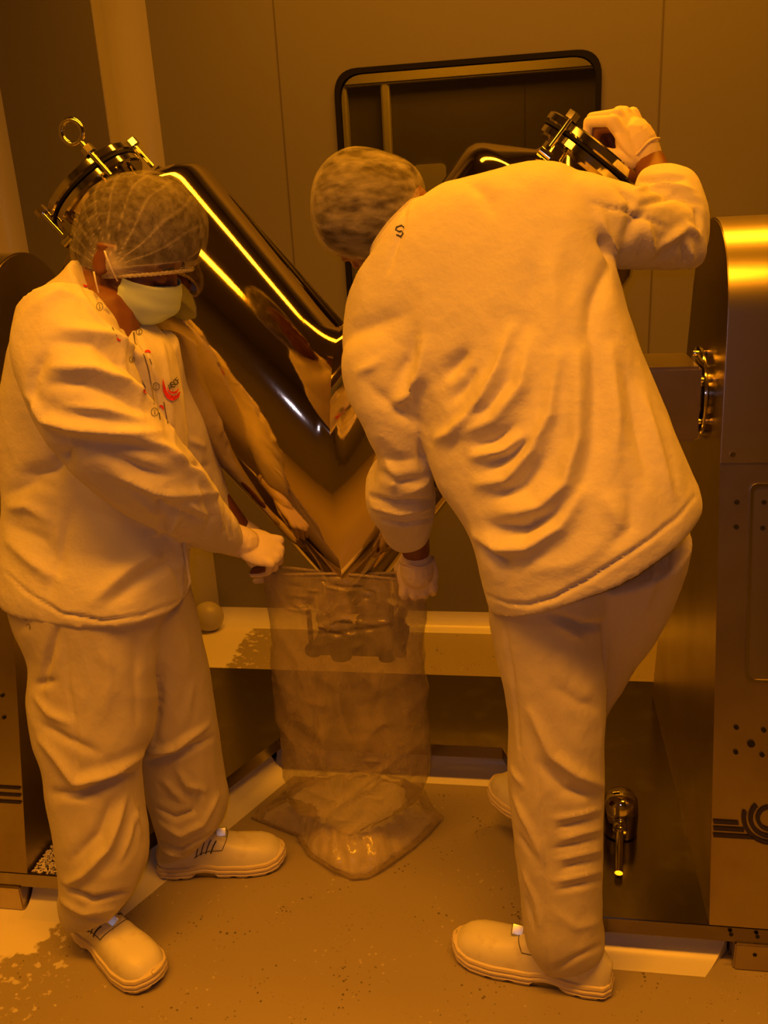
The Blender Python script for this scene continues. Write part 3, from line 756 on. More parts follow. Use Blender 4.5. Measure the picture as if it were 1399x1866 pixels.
# ================================================================ PEOPLE
def hand_bm(bm, wrist, Yd, Zd, thumb_side, sc=1., curls=((60, 70, 40),)*4, thumb=((.024, .022, -.008), (.045, .050, -.016), (.050, .078, -.022), (.046, .098, -.03)), fat=1., wristlen=.05):
    Y_ = Vector(Yd).normalized(); Z_ = Vector(Zd); Z_ = (Z_-Y_*Z_.dot(Y_)).normalized(); X_ = Y_.cross(Z_)
    if X_.dot(Vector(thumb_side)) < 0: X_ = -X_
    W = Vector(wrist)
    def T(p): return W+(X_*p[0]+Y_*p[1]+Z_*p[2])*sc
    mt = Matrix((X_, Y_, Z_)).transposed()
    ball(bm, T((0, .05, 0)), (.043*sc, .056*sc, .0165*sc*fat), mt)
    ball(bm, T((.018, .035, -.008)), (.022*sc, .034*sc, .015*sc), mt)
    capsule(bm, T((0, -wristlen, 0)), T((0, .012, 0)), .029*sc, .027*sc)
    xs = (.031, .0105, -.010, -.029); ys = (.089, .094, .090, .082)
    ln = ((.043, .026, .022), (.047, .029, .023), (.043, .027, .023), (.034, .021, .020))
    for i in range(4):
        kx = T((xs[i], ys[i], .001)); capsule(bm, T((xs[i]*.6, .025, 0)), kx, .013*sc*fat, .0118*sc*fat)
        ang = 0.; p = Vector((xs[i], ys[i], .001)); r = .0098*fat
        for j in range(3):
            ang += math.radians(curls[i][j]); q = p+Vector((xs[i]*.0, math.cos(ang), -math.sin(ang)))*ln[i][j]
            capsule(bm, T(p), T(q), (r if i < 3 else r*.9)*sc, (r*.93 if i < 3 else r*.84)*sc); p = q; r *= .93
    rr = (.0155, .0125, .0112, .0098)
    for j in range(3): capsule(bm, T(thumb[j]), T(thumb[j+1]), rr[j]*sc, rr[j+1]*sc)
    return T
def shoe(parent, heel, toe, label=None, width=1., tabx=.158, zb=0.):
    """slip-on safety shoe; heel, toe: floor points"""
    hp, tp = Vector((*heel, zb)), Vector((*toe, zb)); d = (tp-hp); Ls = d.length/.305; d.normalize(); s = Vector((-d.y, d.x, 0))
    def T(x, y, z): return hp+d*x*Ls+s*y*width+Vector((0, 0, z))
    def lerp(tab, x):
        for (a, va), (b, vb) in zip(tab[:-1], tab[1:]):
            if x <= b: t = (x-a)/(b-a); t = t*t*(3-2*t)*.5+t*.5; return va+(vb-va)*t
        return tab[-1][1]
    wid = [(0, .016), (.012, .030), (.05, .037), (.11, .0375), (.17, .045), (.22, .051), (.26, .048), (.285, .038), (.298, .022), (.305, .006)]
    top = [(0, .070), (.02, .094), (.08, .112), (.12, .108), (.16, .090), (.20, .077), (.25, .072), (.28, .062), (.297, .044), (.305, .030)]
    xs = [0, .003, .008, .016, .03, .05, .07, .09, .11, .13, .15, .17, .19, .21, .23, .25, .265, .278, .288, .296, .301, .3045]
    def S(x, ph, off=0.):   # ph 0..pi over the top
        w_ = lerp(wid, x)-.002; t_ = lerp(top, x); z0 = .026; c_, s_ = math.cos(ph), math.sin(ph)
        e = .62
        return T(x, (w_+off)*math.copysign(abs(c_)**e, c_)*(1-.22*(s_ ** 3)*(1 if x < .16 else .3)), z0+(t_-z0+off)*abs(s_)**(.85))
    bm = bmesh.new(); V = []; n = 26
    for x in xs: V.append([bm.verts.new(S(x, PI*i/n)) for i in range(n+1)])
    for a, b in zip(V[:-1], V[1:]):
        for i in range(n): bm.faces.new((a[i], a[i+1], b[i+1], b[i]))
        bm.faces.new((a[0], b[0], b[n], a[n]))
    bm.faces.new(V[0]); bm.faces.new(V[-1])
    up = obj('shoe', bm, M['shoe'], parent, label=label or 'white slip-on safety shoe')
    # sole: ridged sidewall
    bm = bmesh.new(); prof = [(-.004, 'b'), (.001, .004), (.003, .010), (.0005, .014), (.0035, .017), (.0035, .021), (.0005, .024), (.0025, .028), (.0015, .033), (-.006, .036)]
    side = []
    K = 70
    pts = [(x, 1) for x in np.linspace(0, .305, K)]
    outline = [(x, lerp(wid, x)) for x in (.305*(1-math.cos(PI*i/K))/2 for i in range(K+1))]
    full = [(x, w_) for x, w_ in outline]+[(x, -w_) for x, w_ in outline[::-1]]
    full = [full[i] for i in range(len(full)) if i == 0 or (Vector(full[i])-Vector(full[i-1])).length > 1e-4]
    N_ = len(full); rows = []
    for po, z in prof:
        row = []
        for i, (x, y) in enumerate(full):
            a = Vector(full[i-1]); b = Vector(full[(i+1) % N_]); t = (b-a).normalized(); nrm = Vector((-t.y, t.x))
            if nrm.dot(Vector((x-.15, y))) < 0: nrm = -nrm
            arch = .014*max(0, 1-abs((x-.112)/.034)**2.2) if .078 < x < .146 else 0
            toe_up = .010*max(0, (x-.25)/.055)**2
            zz = (0 if z == 'b' else z); zz = max(zz, 0)+(arch if (z == 'b' or z < .012) else arch*.3)+toe_up
            if z in ('b', .004) and (int((x+.002)/.021) % 2 == 0) and (int((x+.002)/.0105) % 4 == 1): zz += .004
            row.append(bm.verts.new(T(x+nrm.x*po, y+nrm.y*po, zz)))
        rows.append(row)
    for a, b in zip(rows[:-1], rows[1:]):
        for i in range(N_): bm.faces.new((a[i], a[(i+1) % N_], b[(i+1) % N_], b[i]))
    bm.faces.new(rows[0]); bm.faces.new(rows[-1][::-1])
    obj('sole', bm, M['sole'], up, smooth='auto')
    # reflective tab on the tongue
    c = S(tabx, PI/2, .006); up_n = (S(tabx, PI/2, .02)-c).normalized(); tw = (CAM-c).normalized(); nn = (up_n*.1+tw*.9).normalized()
    a1 = (d-nn*d.dot(nn)).normalized(); a2 = nn.cross(a1); bm = bmesh.new()
    G = [[bm.verts.new(c+a1*u*.0125+a2*v*.011+nn*(.0006*(1-u*u)+.0005*(1-v*v))) for v in np.linspace(-1, 1, 9)] for u in np.linspace(-1, 1, 9)]
    for a, b in zip(G[:-1], G[1:]):
        for i in range(8): bm.faces.new((a[i], a[i+1], b[i+1], b[i]))
    tbo = obj('reflective_tab', bm, M['tab'], up, smooth=True, label='bright reflective tab')
    so = tbo.modifiers.new('solid', 'SOLIDIFY'); so.thickness = .0015
    for sd in (0, 1):
        for k in range(4):
            x0 = .148-.012*k; a0 = .36-.015*k; L_ = [S(x0-.014*t, PI*((a0-.2*t) if sd == 0 else 1-(a0-.2*t)), .0008) for t in np.linspace(0, 1, 6)]
            bm = bmesh.new(); tube(bm, L_, .0011 if k else .0016, 6); obj('elastic_cord', bm, M['dark'], up)
    bm = bmesh.new(); tube(bm, [S(.172-.02*abs(math.cos(ph))**2-(.075*max(0, abs(math.cos(ph))-.75)*4), ph, .0003) for ph in np.linspace(.10*PI, .90*PI, 30)], .0009, 6)
    obj('stitching', bm, M['seam'], up)
    return up
def head_bm(bm, O, fw, up, k=1.):
    """O: head centre between ears; returns local->world"""
    fw = Vector(fw).normalized(); up = Vector(up); up = (up-fw*up.dot(fw)).normalized(); lf = up.cross(fw)
    mt = Matrix((fw, lf, up)).transposed(); O = Vector(O)
    def T(x, y, z): return O+fw*x+lf*y+up*z
    ball(bm, T(-.012+(1-k)*.15, 0, .04-(1-k)*.05), (.098*k, .076*k, .085*k), mt); ball(bm, T(.034, 0, -.015), (.060, .062, .085), mt)
    ball(bm, T(.034, 0, -.072), (.050, .050, .038), mt); ball(bm, T(.074, 0, -.100), .021, mt)
    capsule(bm, T(.090, 0, .012), T(.111, 0, -.030), .0095, .0135); ball(bm, T(.103, .011, -.034), .008); ball(bm, T(.103, -.011, -.034), .008)
    ball(bm, T(.078, 0, .026), (.018, .050, .012), mt)
    for s in (-1, 1):
        ball(bm, T(.056, s*.042, -.026), (.030, .020, .022), mt); ball(bm, T(.0795, s*.030, .003), (.0135, .0155, .011), mt)
        ball(bm, T(-.006, s*.078, -.006), (.019, .007, .031), mt); ball(bm, T(-.002, s*.080, -.024), (.010, .008, .012), mt)
        capsule(bm, T(-.022, s*.081, .012), T(.004, s*.079, .024), .006, .006)
    ball(bm, T(.092, 0, -.066), (.010, .024, .006), mt); ball(bm, T(.090, 0, -.078), (.010, .021, .007), mt)
    return T, mt
def net_on(name, rings, parent, mt_label, cx, pleat_c):
    bm = bmesh.new(); loft(bm, rings, n=120, sub=6); me_ = None
    bmesh.ops.recalc_face_normals(bm, faces=bm.faces)
    return bm
def pleat_attr(me, centre, up, rays=46, radial_only=True):
    """thickness of the pleated mesh fabric, gathered towards a point"""
    at = me.attributes.new('pleat', 'FLOAT', 'POINT'); c = Vector(centre); x, y, d = frame_of(up)
    vals = []
    for v in me.vertices:
        q = v.co-c; a = math.atan2(q.dot(x), q.dot(y)); r = q.length
        a += .10*noise.noise(v.co*14)
        l1 = max(0, math.cos(a*rays/2))**14*math.exp(-max(0, r-.035)/.10); l2 = max(0, math.cos(r*340+2*noise.noise(v.co*20)))**10*.5*max(0, min(1, (r-.04)/.05))*(noise.noise(v.co*9) > -.15)
        g = math.exp(-(r/.030)**2); vals.append(min(1.4, l1*.9+l2*.5+g*1.3))
    at.data.foreach_set('value', vals)

def simple_part(name, me, m, parent, **k): return mesh_obj(name, me, m, parent, **k)

# ---------------------------------------------------------------- left worker
P1 = thing('person', 'person in white jacket and trousers, hairnet and face mask, stepping right and gripping the bag', 'person', (-.82, 1.42, 0))
HO = atY(228, 458, 1.54)
FWD = (.78, .10, -.60); UPD = (.56, -.05, .78)
bm = bmesh.new(); T1, mt1 = head_bm(bm, HO, FWD, UPD, .80)
nb = atY(190, 575, 1.50)
capsule(bm, T1(-.02, 0, -.06), nb, .047, .062)
capsule(bm, nb, atY(175, 640, 1.47), .066, .08)
pel = atY(180, 1080, 1.46)
ball(bm, atY(170, 740, 1.50), (.12, .075, .16)); ball(bm, atY(172, 900, 1.49), (.12, .075, .15)); ball(bm, pel, (.13, .09, .12))
sh_n, el_n, wr_n = atY(115, 610, 1.40), atY(235, 835, 1.375), atY(428, 984, 1.625)
sh_f, el_f, wr_f = atY(265, 650, 1.60), atY(345, 835, 1.69), atY(446, 972, 1.76)
for a, b, c in ((sh_n, el_n, wr_n), (sh_f, el_f, wr_f)):
    capsule(bm, a, b, .040, .030); capsule(bm, b, c, .026, .022)
ank_n, ank_f = Vector((-.925, 1.37, .09)), Vector((-.795, 1.60, .09))
for hp_, kn, an in ((atY(140, 1130, 1.43), atY(175, 1400, 1.38), ank_n), (atY(270, 1130, 1.52), atY(330, 1350, 1.55), ank_f)):
    capsule(bm, hp_, kn, .072, .046); capsule(bm, kn, an, .045, .033)
hand_bm(bm, wr_n, (.84, .25, -.40), (.35, -.55, .80), (0, 1, 0), .93, ((72, 42, 15), (78, 40, 15), (80, 40, 15), (80, 42, 15)), ((.02, .02, -.012), (.034, .045, -.030), (.030, .068, -.046), (.016, .084, -.058)))
body1 = simple_part('body', union('body', bm, .0042, 5), M['skin'], P1)
# eyelids/brows
for s in (-1, 1):
    bm = bmesh.new(); tube(bm, [T1(.093-.010*abs(t), s*(.030+.019*t), .026+.004*(1-t*t)) for t in np.linspace(-1, 1, 9)], [.0022, .0036, .004, .0042, .0042, .004, .0036, .003, .0018], 8); obj('eyebrow', bm, M['brow'], body1)
    bm = bmesh.new(); tube(bm, [T1(.0935-.008*t*t, s*(.030+.013*t), -.0005-.002*(1-t*t)) for t in np.linspace(-1, 1, 9)], .0011, 6); obj('eyelashes', bm, M['brow'], body1)
# jacket
torso = [ring((139, 473), (214, 572), 1.50, .115), ring((118, 495), (262, 604), 1.50, .15), ring((86, 522), (299, 634), 1.50, .19), ring((56, 560), (314, 672), 1.50, .21), ring((30, 620), (323, 712), 1.50, .215), ring((13, 690), (330, 768), 1.50, .21),
         ring((4, 770), (335, 840), 1.50, .21), ring((12, 850), (337, 900), 1.49, .21), ring((17, 925), (338, 965), 1.48, .22), ring((9, 1000), (337, 1022), 1.47, .25), ring((6, 1045), (334, 1068), 1.465, .27), ring((16, 1066), (332, 1096), 1.465, .275)]
sleeve_n = [ring((60, 590), (165, 525), 1.40, .15), ring((46, 655), (196, 575), 1.375, .165), ring((54, 715), (225, 650), 1.35, .165), ring((80, 775), (258, 722), 1.345, .16), ring((132, 836), (300, 782), 1.355, .155), ring((200, 890), (343, 838), 1.39, .145), ring((270, 934), (385, 885), 1.45, .125), ring((335, 970), (412, 928), 1.53, .105), ring((385, 990), (432, 948), 1.585, .085), ring((412, 1000), (440, 965), 1.61, .07)]
sleeve_f = [ring((225, 640), (318, 640), 1.57, .15), ring((245, 710), (333, 720), 1.61, .15), ring((270, 780), (368, 775), 1.65, .14), ring((296, 835), (386, 822), 1.68, .13), ring((318, 872), (397, 858), 1.70, .115), ring((345, 912), (411, 893), 1.72, .10), ring((378, 950), (426, 924), 1.74, .085), ring((408, 970), (441, 946), 1.755, .07)]
bm = bmesh.new(); loft(bm, torso, n=64); loft(bm, sleeve_n, n=40); loft(bm, sleeve_f, n=40)
jm = union('jacket', bm, .0048, 6)
ST1 = [([(50, 725), (80, 765), (130, 778), (200, 788), (290, 788)], 11, 13), ([(95, 800), (170, 812), (250, 815), (300, 822)], -7, 16), ([(225, 792), (300, 815), (352, 858), (392, 905)], 9, 12), ([(185, 825), (260, 858), (310, 868)], -8, 14),
       ([(215, 868), (290, 898), (350, 905)], 6, 11), ([(280, 915), (330, 935), (370, 950)], -5, 10), ([(345, 920), (380, 940)], 5, 7), ([(390, 912), (402, 965)], 5, 6), ([(408, 925), (420, 980)], -4, 6), ([(420, 935), (434, 975)], 4, 5), ([(370, 895), (385, 945), (375, 975)], -4, 8), ([(355, 880), (362, 915)], 4, 7),
       ([(128, 815), (98, 858), (40, 868)], -13, 18), ([(120, 600), (200, 612), (262, 655), (285, 700)], 8, 14), ([(95, 622), (170, 625), (230, 668), (265, 712)], -7, 15), ([(100, 668), (170, 672), (228, 696), (278, 738)], 8, 12), ([(90, 700), (150, 700), (215, 722), (265, 752)], -6, 12), ([(85, 640), (60, 690), (55, 740)], -5, 14),
       ([(120, 740), (190, 745), (255, 765)], 6, 10), ([(16, 925), (50, 922), (90, 945)], 7, 14), ([(12, 900), (60, 880), (110, 890)], -6, 14), ([(12, 985), (50, 1015), (100, 1055)], 6, 16), ([(20, 960), (80, 985), (100, 1020)], -5, 16), ([(170, 1095), (235, 1035), (290, 1000)], 6, 16), ([(200, 1098), (262, 1050), (320, 1020)], -5, 14), ([(130, 930), (115, 1000), (95, 1080)], -4, 12),
       ([(290, 905), (300, 975)], -8, 8), ([(238, 900), (290, 935), (330, 985)], 5, 12), ([(260, 985), (310, 960), (330, 930)], 5, 12), ([(150, 920), (230, 960), (300, 985)], -5, 20), ([(10, 1043), (50, 1080), (110, 1117), (190, 1131), (260, 1121), (332, 1092)], -3.5, 4), ([(97, 880), (97, 960), (94, 1090)], -2, 4),
       ([(160, 505), (190, 560), (232, 595), (248, 640)], -6, 6), ([(130, 500), (165, 560), (215, 620), (240, 690), (262, 760)], 4, 7), ([(246, 600), (262, 640), (285, 700), (302, 780)], -4, 5), ([(292, 600), (305, 680), (312, 760), (318, 830)], 2.5, 8), ([(345, 800), (372, 815)], 5, 8), ([(330, 845), (380, 850)], -5, 8), ([(335, 900), (400, 900)], 4, 8),
       ([(60, 560), (110, 530), (150, 545)], 3, 14), ([(300, 1010), (325, 1050), (330, 1090)], -5, 9), ([(322, 985), (334, 1040)], 5, 6)]
folds(jm, ST1, 1.7, .004, 1)
jack1 = simple_part('jacket', jm, M['cloth'], P1); jb = bvh_of(jm)
# collar: standing band
def band(name, top_pts, h, parent, m, Y, out=.004):
    pass
bm = bmesh.new()
colr = [ring((141, 472), (268, 580), 1.50, .140), ring((148, 466), (256, 566), 1.50, .125)]
# prints on the jacket
def swirl(cx, cy, s, rot=0):
    o1 = arc2d(cx, cy, s, 150+rot, 20+rot, 12); return strip2d(o1, [s*.1+s*.62*math.sin(PI*i/12) for i in range(13)])
def dense(pts, ws, k=5):
    P, W = [], []
    for (a, b, wa, wb) in zip(pts[:-1], pts[1:], ws[:-1], ws[1:]):
        for t in range(k): P.append((a[0]+(b[0]-a[0])*t/k, a[1]+(b[1]-a[1])*t/k)); W.append(wa+(wb-wa)*t/k)
    return P+[pts[-1]], W+[ws[-1]]
decal('emblem', strip2d(*dense([(294, 691), (296, 702), (299, 713), (305, 722), (313, 726), (321, 722), (325, 714)], [1, 4, 6.5, 8.5, 8.5, 6, 2]))+strip2d(*dense([(303, 706), (307, 713), (313, 716), (319, 714), (323, 708)], [1, 3, 4, 3.5, 1])), jb, M['red'], jack1, off=.003, label='red swirl emblem')
decal('lettering', text2d('ASOF', 302, 704, 9.5, -42, .17, .72), jb, M['ink'], jack1, off=.003, label='dark lettering')
for (x, y, s, r) in ((156, 517, 5, 20), (218, 615, 5, 40), (268, 646, 6, 190), (267, 711, 5, 60), (291, 745, 6, 230)):
    decal('printed_mark', swirl(x, y, s, r), jb, M['red'], jack1)
for (x, y, s) in ((181, 559, 7), (253, 605, 6), (240, 655, 6), (284, 704, 7), (281, 751, 7.5)):
    decal('printed_mark', strip2d(arc2d(x, y, s, 0, 360, 20, .85, 1), .9)+text2d('1', x-2.2, y-3.2, 6.4, 0, .16), jb, M['ink'], jack1)
for pts in ([(204, 597), (212, 612)], [(272, 654), (276, 664)], [(258, 693), (265, 706)], [(289, 752), (291, 765)]):
    decal('printed_mark', strip2d(pts, 1.5), jb, M['ink'], jack1)
decal('placket_edge', strip2d([(243, 606), (246, 625), (262, 648), (270, 672), (275, 700), (280, 735)], 1.6), jb, M['seam'], jack1)
decal('placket_edge', strip2d(*dense([(298, 732), (301, 750), (305, 772)], [1.6, 1.6, 1.6])), jb, M['seam'], jack1)
bm = bmesh.new(); tube(bm, [atY(334, 965, 1.46), atY(336, 1000, 1.45), atY(341, 1030, 1.45), atY(346, 1060, 1.45), atY(337, 1084, 1.45)], .0028, 8); obj('tie_cord', bm, M['cloth'], jack1)
# trousers
near = [ring((24, 1075), (310, 1098), 1.45, .24), ring((36, 1130), (296, 1150), 1.44, .22), ring((64, 1200), (288, 1200), 1.43, .20), ring((62, 1270), (278, 1270), 1.415, .185), ring((68, 1335), (272, 1345), 1.40, .18), ring((90, 1392), (250, 1400), 1.39, .17), ring((99, 1460), (250, 1450), 1.38, .165), ring((112, 1540), (261, 1525), 1.365, .165), ring((118, 1600), (262, 1572), 1.355, .155), ring((113, 1630), (252, 1610), 1.352, .14), ring((117, 1662), (236, 1634), 1.35, .125), ring((124, 1674), (222, 1648), 1.35, .11)]
far = [ring((205, 1080), (336, 1090), 1.50, .20), ring((225, 1150), (355, 1150), 1.53, .19), ring((245, 1225), (372, 1220), 1.55, .18), ring((258, 1300), (386, 1296), 1.56, .165), ring((256, 1370), (396, 1362), 1.57, .155), ring((266, 1425), (407, 1420), 1.58, .15), ring((280, 1480), (415, 1460), 1.585, .15), ring((290, 1526), (408, 1492), 1.59, .14), ring((288, 1548), (388, 1512), 1.59, .12), ring((294, 1560), (372, 1530), 1.59, .10)]
bm = bmesh.new(); loft(bm, near, n=44); loft(bm, far, n=44); tm = union('trousers', bm, .0048, 5)
ST2 = [([(77, 1350), (141, 1425), (206, 1408), (268, 1370)], 11, 12), ([(75, 1320), (120, 1345), (180, 1375)], -5, 12), ([(100, 1446), (150, 1448), (205, 1425), (250, 1408)], -9, 12), ([(228, 1455), (214, 1500), (198, 1545), (154, 1592), (120, 1612)], 9, 10), ([(250, 1470), (235, 1530), (220, 1570)], 5, 8), ([(205, 1460), (180, 1520), (130, 1570)], -6, 13), ([(118, 1618), (170, 1640), (235, 1628)], -10, 9), ([(112, 1642), (150, 1660), (215, 1655)], 7, 11), ([(128, 1660), (180, 1680), (225, 1668)], 4, 7),
       ([(62, 1270), (90, 1300), (130, 1318)], 5, 11), ([(65, 1250), (100, 1240)], -5, 9), ([(105, 1145), (90, 1200), (75, 1250)], -6, 8), ([(120, 1160), (125, 1250), (138, 1320), (140, 1400), (150, 1480)], -2.5, 5), ([(190, 1160), (200, 1240), (190, 1310)], 3, 16), ([(250, 1160), (245, 1240), (250, 1320)], -3, 12), ([(240, 1460), (255, 1520)], 5, 7),
       ([(275, 1372), (320, 1360), (378, 1322)], 10, 9), ([(272, 1388), (320, 1378), (385, 1345)], -8, 9), ([(288, 1200), (290, 1280), (280, 1350)], -9, 9), ([(325, 1400), (340, 1430), (372, 1440)], 5, 9), ([(285, 1470), (320, 1490), (352, 1480), (362, 1440)], -6, 9), ([(292, 1500), (330, 1520), (370, 1500), (398, 1450)], 7, 9), ([(290, 1535), (330, 1548), (380, 1520)], -6, 8), ([(295, 1552), (340, 1562)], 5, 7), ([(300, 1420), (330, 1460)], 4, 10), ([(350, 1250), (340, 1320)], 3, 12)]
folds(tm, ST2, 1.6, .004, 5); tr1 = simple_part('trousers', tm, M['cloth2'], P1)
tb = bvh_of(tm); decal('printed_mark', strip2d(arc2d(52, 1142, 5, 200, 420, 12, .7, 1), 1)+strip2d([(46, 1124), (49, 1130)], 1), tb, M['ink'], tr1)
shoe(P1, (-.975, 1.405), (-.735, 1.262)); shoe(P1, (-.862, 1.580), (-.573, 1.648))
# gloves
def glove(parent, wrist, Yd, Zd, side, sc, curls, thumb, cuff, vox=.0019, wl_=.03):
    bm = bmesh.new(); T = hand_bm(bm, wrist, Yd, Zd, side, sc*1.06, curls, thumb, .96, wl_)
    capsule(bm, cuff[0], cuff[1], cuff[2], cuff[3])
    me = union('glove', bm, vox, 2)
    g = simple_part('glove', me, M['glove'], parent)
    d = (Vector(cuff[0])-Vector(cuff[1])).normalized(); x, y, _ = frame_of(d); c0 = Vector(cuff[0])+d*cuff[2]*.25
    bm = bmesh.new(); tube(bm, [c0+(x*math.cos(t)+y*math.sin(t))*cuff[2]*1.02+d*.003*math.sin(3*t) for t in np.linspace(0, 2*PI, 32, endpoint=False)], .0022, 8, closed=True); obj('cuff_roll', bm, M['glove'], g)
    return g
CN = ((68, 45, 20), (74, 42, 20), (78, 42, 20), (82, 40, 20))
dn = Vector((.84, .25, -.40)).normalized()
glove(P1, wr_n, dn, (.35, -.55, .80), (0, 1, 0), .95, CN, ((.02, .02, -.012), (.034, .045, -.030), (.030, .068, -.046), (.016, .084, -.058)), (wr_n-dn*.035, wr_n+dn*.02, .036, .033))
dn2 = Vector((.80, .0, -.55)).normalized()
glove(P1, wr_f, dn2, (.4, -.2, .88), (0, -1, 0), .90, CN, ((.02, .02, -.012), (.034, .045, -.030), (.030, .068, -.046), (.016, .084, -.058)), (wr_f-dn2*.035, wr_f+dn2*.02, .032, .030))
# hair and net
def netrings(k, Y=1.55):
    base = [((246, 312), (264, 310), .03), ((212, 320), (302, 316), .095), ((178, 340), (338, 336), .15), ((156, 368), (361, 364), .18), ((144, 405), (373, 398), .195), ((138, 440), (374, 432), .195), ((139, 468), (368, 460), .19), ((150, 487), (360, 478), .185), ((176, 494), (351, 485), .175), ((190, 499), (345, 491), .165)]
    out = []
    for l, r, t in base:
        cx, cy = (l[0]+r[0])/2, (l[1]+r[1])/2; g = lambda p: (256+(p[0]-256)*k, 415+(p[1]-415)*k)
        out.append(ring(g(l), g(r), Y, t*k, 2.1))
    return out
bm = bmesh.new(); loft(bm, netrings(.935)[:8], n=64, sub=5)
hair1 = obj('hair', bm, M['hair'], P1)
bm = bmesh.new(); loft(bm, netrings(1.0), n=200, sub=10, cap=False)
net1 = obj('hairnet', bm, M['net'], P1)
gp = atY(203, 492, 1.455); pleat_attr(net1.data, gp, (0, 1, .2))
bm = bmesh.new(); s = ring((190, 501), (345, 492), 1.55, .168, 2.1); c, a = Vector(s[:3]), Vector(s[3:6]); b = Vector((0, 0, 1)).cross(a).normalized()*s[6]
tube(bm, [c+a*math.cos(t)+b*math.sin(t)+Vector((0, 0, .0008*math.sin(60*t))) for t in np.linspace(0, 2*PI, 160, endpoint=False)], .0034, 6, closed=True); obj('elastic_band', bm, M['net'], net1)
at = net1.children[0].data.attributes.new('pleat', 'FLOAT', 'POINT'); at.data.foreach_set('value', [.45]*len(net1.children[0].data.vertices))
# face mask
bm = bmesh.new(); G = []
for i, v in enumerate(np.linspace(0, 1, 22)):
    row = []
    for j, a in enumerate(np.linspace(-1, 1, 30)):
        th = a*math.radians(86); xm = .099+.034*math.sin(PI*min(1, v*1.12+.10))-.012*v; zt = .004-.128*v
        sidez = -.055+(zt+.055)*(.60+.40*math.cos(th)); x = .022+(xm-.022)*max(0, math.cos(th))**.75
        pl_ = .0016*math.sin(v*PI*7)*(abs(v-.5) < .38)
        row.append(bm.verts.new(T1(x+pl_, math.sin(th)*.0735, sidez)))
    G.append(row)
for a, b in zip(G[:-1], G[1:]):
    for i in range(len(a)-1): bm.faces.new((a[i], a[i+1], b[i+1], b[i]))
msk = obj('face_mask', bm, M['mask'], P1)
sm = msk.modifiers.new('solid', 'SOLIDIFY'); sm.thickness = .0012
for s in (-1, 1):
    for k, (z0, z1) in enumerate(((-.026, .012), (-.084, -.030))):
        bm = bmesh.new(); tube(bm, [T1(.030, s*.0765, z0), T1(.016, s*.086, z0*.6+z1*.4), T1(.002, s*.090, z0*.25+z1*.75), T1(-.008, s*.091, z1)], .0015, 8); obj('ear_loop', bm, M['white'], msk)
bm = bmesh.new(); tube(bm, [T1(.126-.02-.035*abs(t)**1.6, t*.045, -.0+.0-.012*abs(t)) for t in np.linspace(-1, 1, 12)], .0016, 6); obj('nose_wire', bm, M['mask'], msk)

# ---------------------------------------------------------------- right worker
P2 = thing('person', 'person in white seen from behind, bending with one arm raised to the steel lid', 'person', (.03, 1.5, 0))
HO2 = atY(690, 398, 1.62)
bm = bmesh.new(); T2, mt2 = head_bm(bm, HO2, (-.42, .45, -.78), (-.85, .05, .50), .84)
nb2 = atY(735, 415, 1.60); capsule(bm, T2(-.03, 0, -.03), nb2, .060, .064); capsule(bm, nb2, atY(800, 460, 1.58), .064, .075)
ball(bm, atY(900, 520, 1.56), (.14, .08, .14)); ball(bm, atY(960, 720, 1.50), (.14, .085, .18)); ball(bm, atY(1040, 930, 1.47), (.14, .09, .16)); ball(bm, atY(1070, 1070, 1.48), (.12, .085, .10))
wl, wu = atY(758, 1006, 1.665), atY(1183, 296, 1.80)
for a, b, c in ((atY(715, 640, 1.53), atY(735, 830, 1.54), wl), (atY(1075, 400, 1.56), atY(1225, 425, 1.66), wu)):
    capsule(bm, a, b, .045, .036); capsule(bm, b, c, .036, .029)
for hp_, kn, an in ((atY(990, 1150, 1.45), atY(1015, 1400, 1.42), Vector((.09, 1.37, .09))), (atY(1120, 1110, 1.56), atY(1045, 1330, 1.63), Vector((.08, 1.65, .18)))):
    capsule(bm, hp_, kn, .070, .046); capsule(bm, kn, an, .045, .033)
ZL = (.15, -1, .25)
TL = ((.02, .02, -.010), (.036, .045, -.026), (.034, .066, -.042), (.018, .076, -.056))
hand_bm(bm, wl, (.02, .05, -1), ZL, (-1, 0, 0), .90, ((44, 105, 40),)*4, TL)
YU = (-.50, .05, .78); ZU = (.55, -.55, .42)
TU = ((.022, .020, -.010), (.046, .044, -.024), (.054, .068, -.044), (.048, .080, -.068))
hand_bm(bm, wu, YU, ZU, (-.5, -.8, -.3), .95, ((62, 75, 35), (68, 78, 35), (74, 80, 35), (80, 80, 35)), TU)
body2 = simple_part('body', union('body', bm, .0042, 5), M['skin'], P2)
tor = [ring((760, 366), (716, 468), 1.610, .14), ring((782, 360), (688, 512), 1.605, .17), ring((822, 352), (662, 556), 1.600, .20), ring((878, 326), (640, 604), 1.590, .22), ring((950, 302), (636, 655), 1.580, .235), ring((1030, 300), (668, 722), 1.565, .24), ring((1085, 345), (722, 775), 1.545, .24), ring((1108, 410), (768, 805), 1.530, .24),
       ring((1120, 480), (786, 830), 1.515, .24), ring((1142, 560), (792, 858), 1.500, .245), ring((1170, 640), (806, 892), 1.490, .25), ring((1204, 722), (832, 932), 1.475, .255), ring((1236, 800), (854, 972), 1.460, .265), ring((1262, 864), (870, 1022), 1.450, .28), ring((1277, 912), (882, 1068), 1.445, .285), ring((1264, 936), (892, 1098), 1.445, .285)]
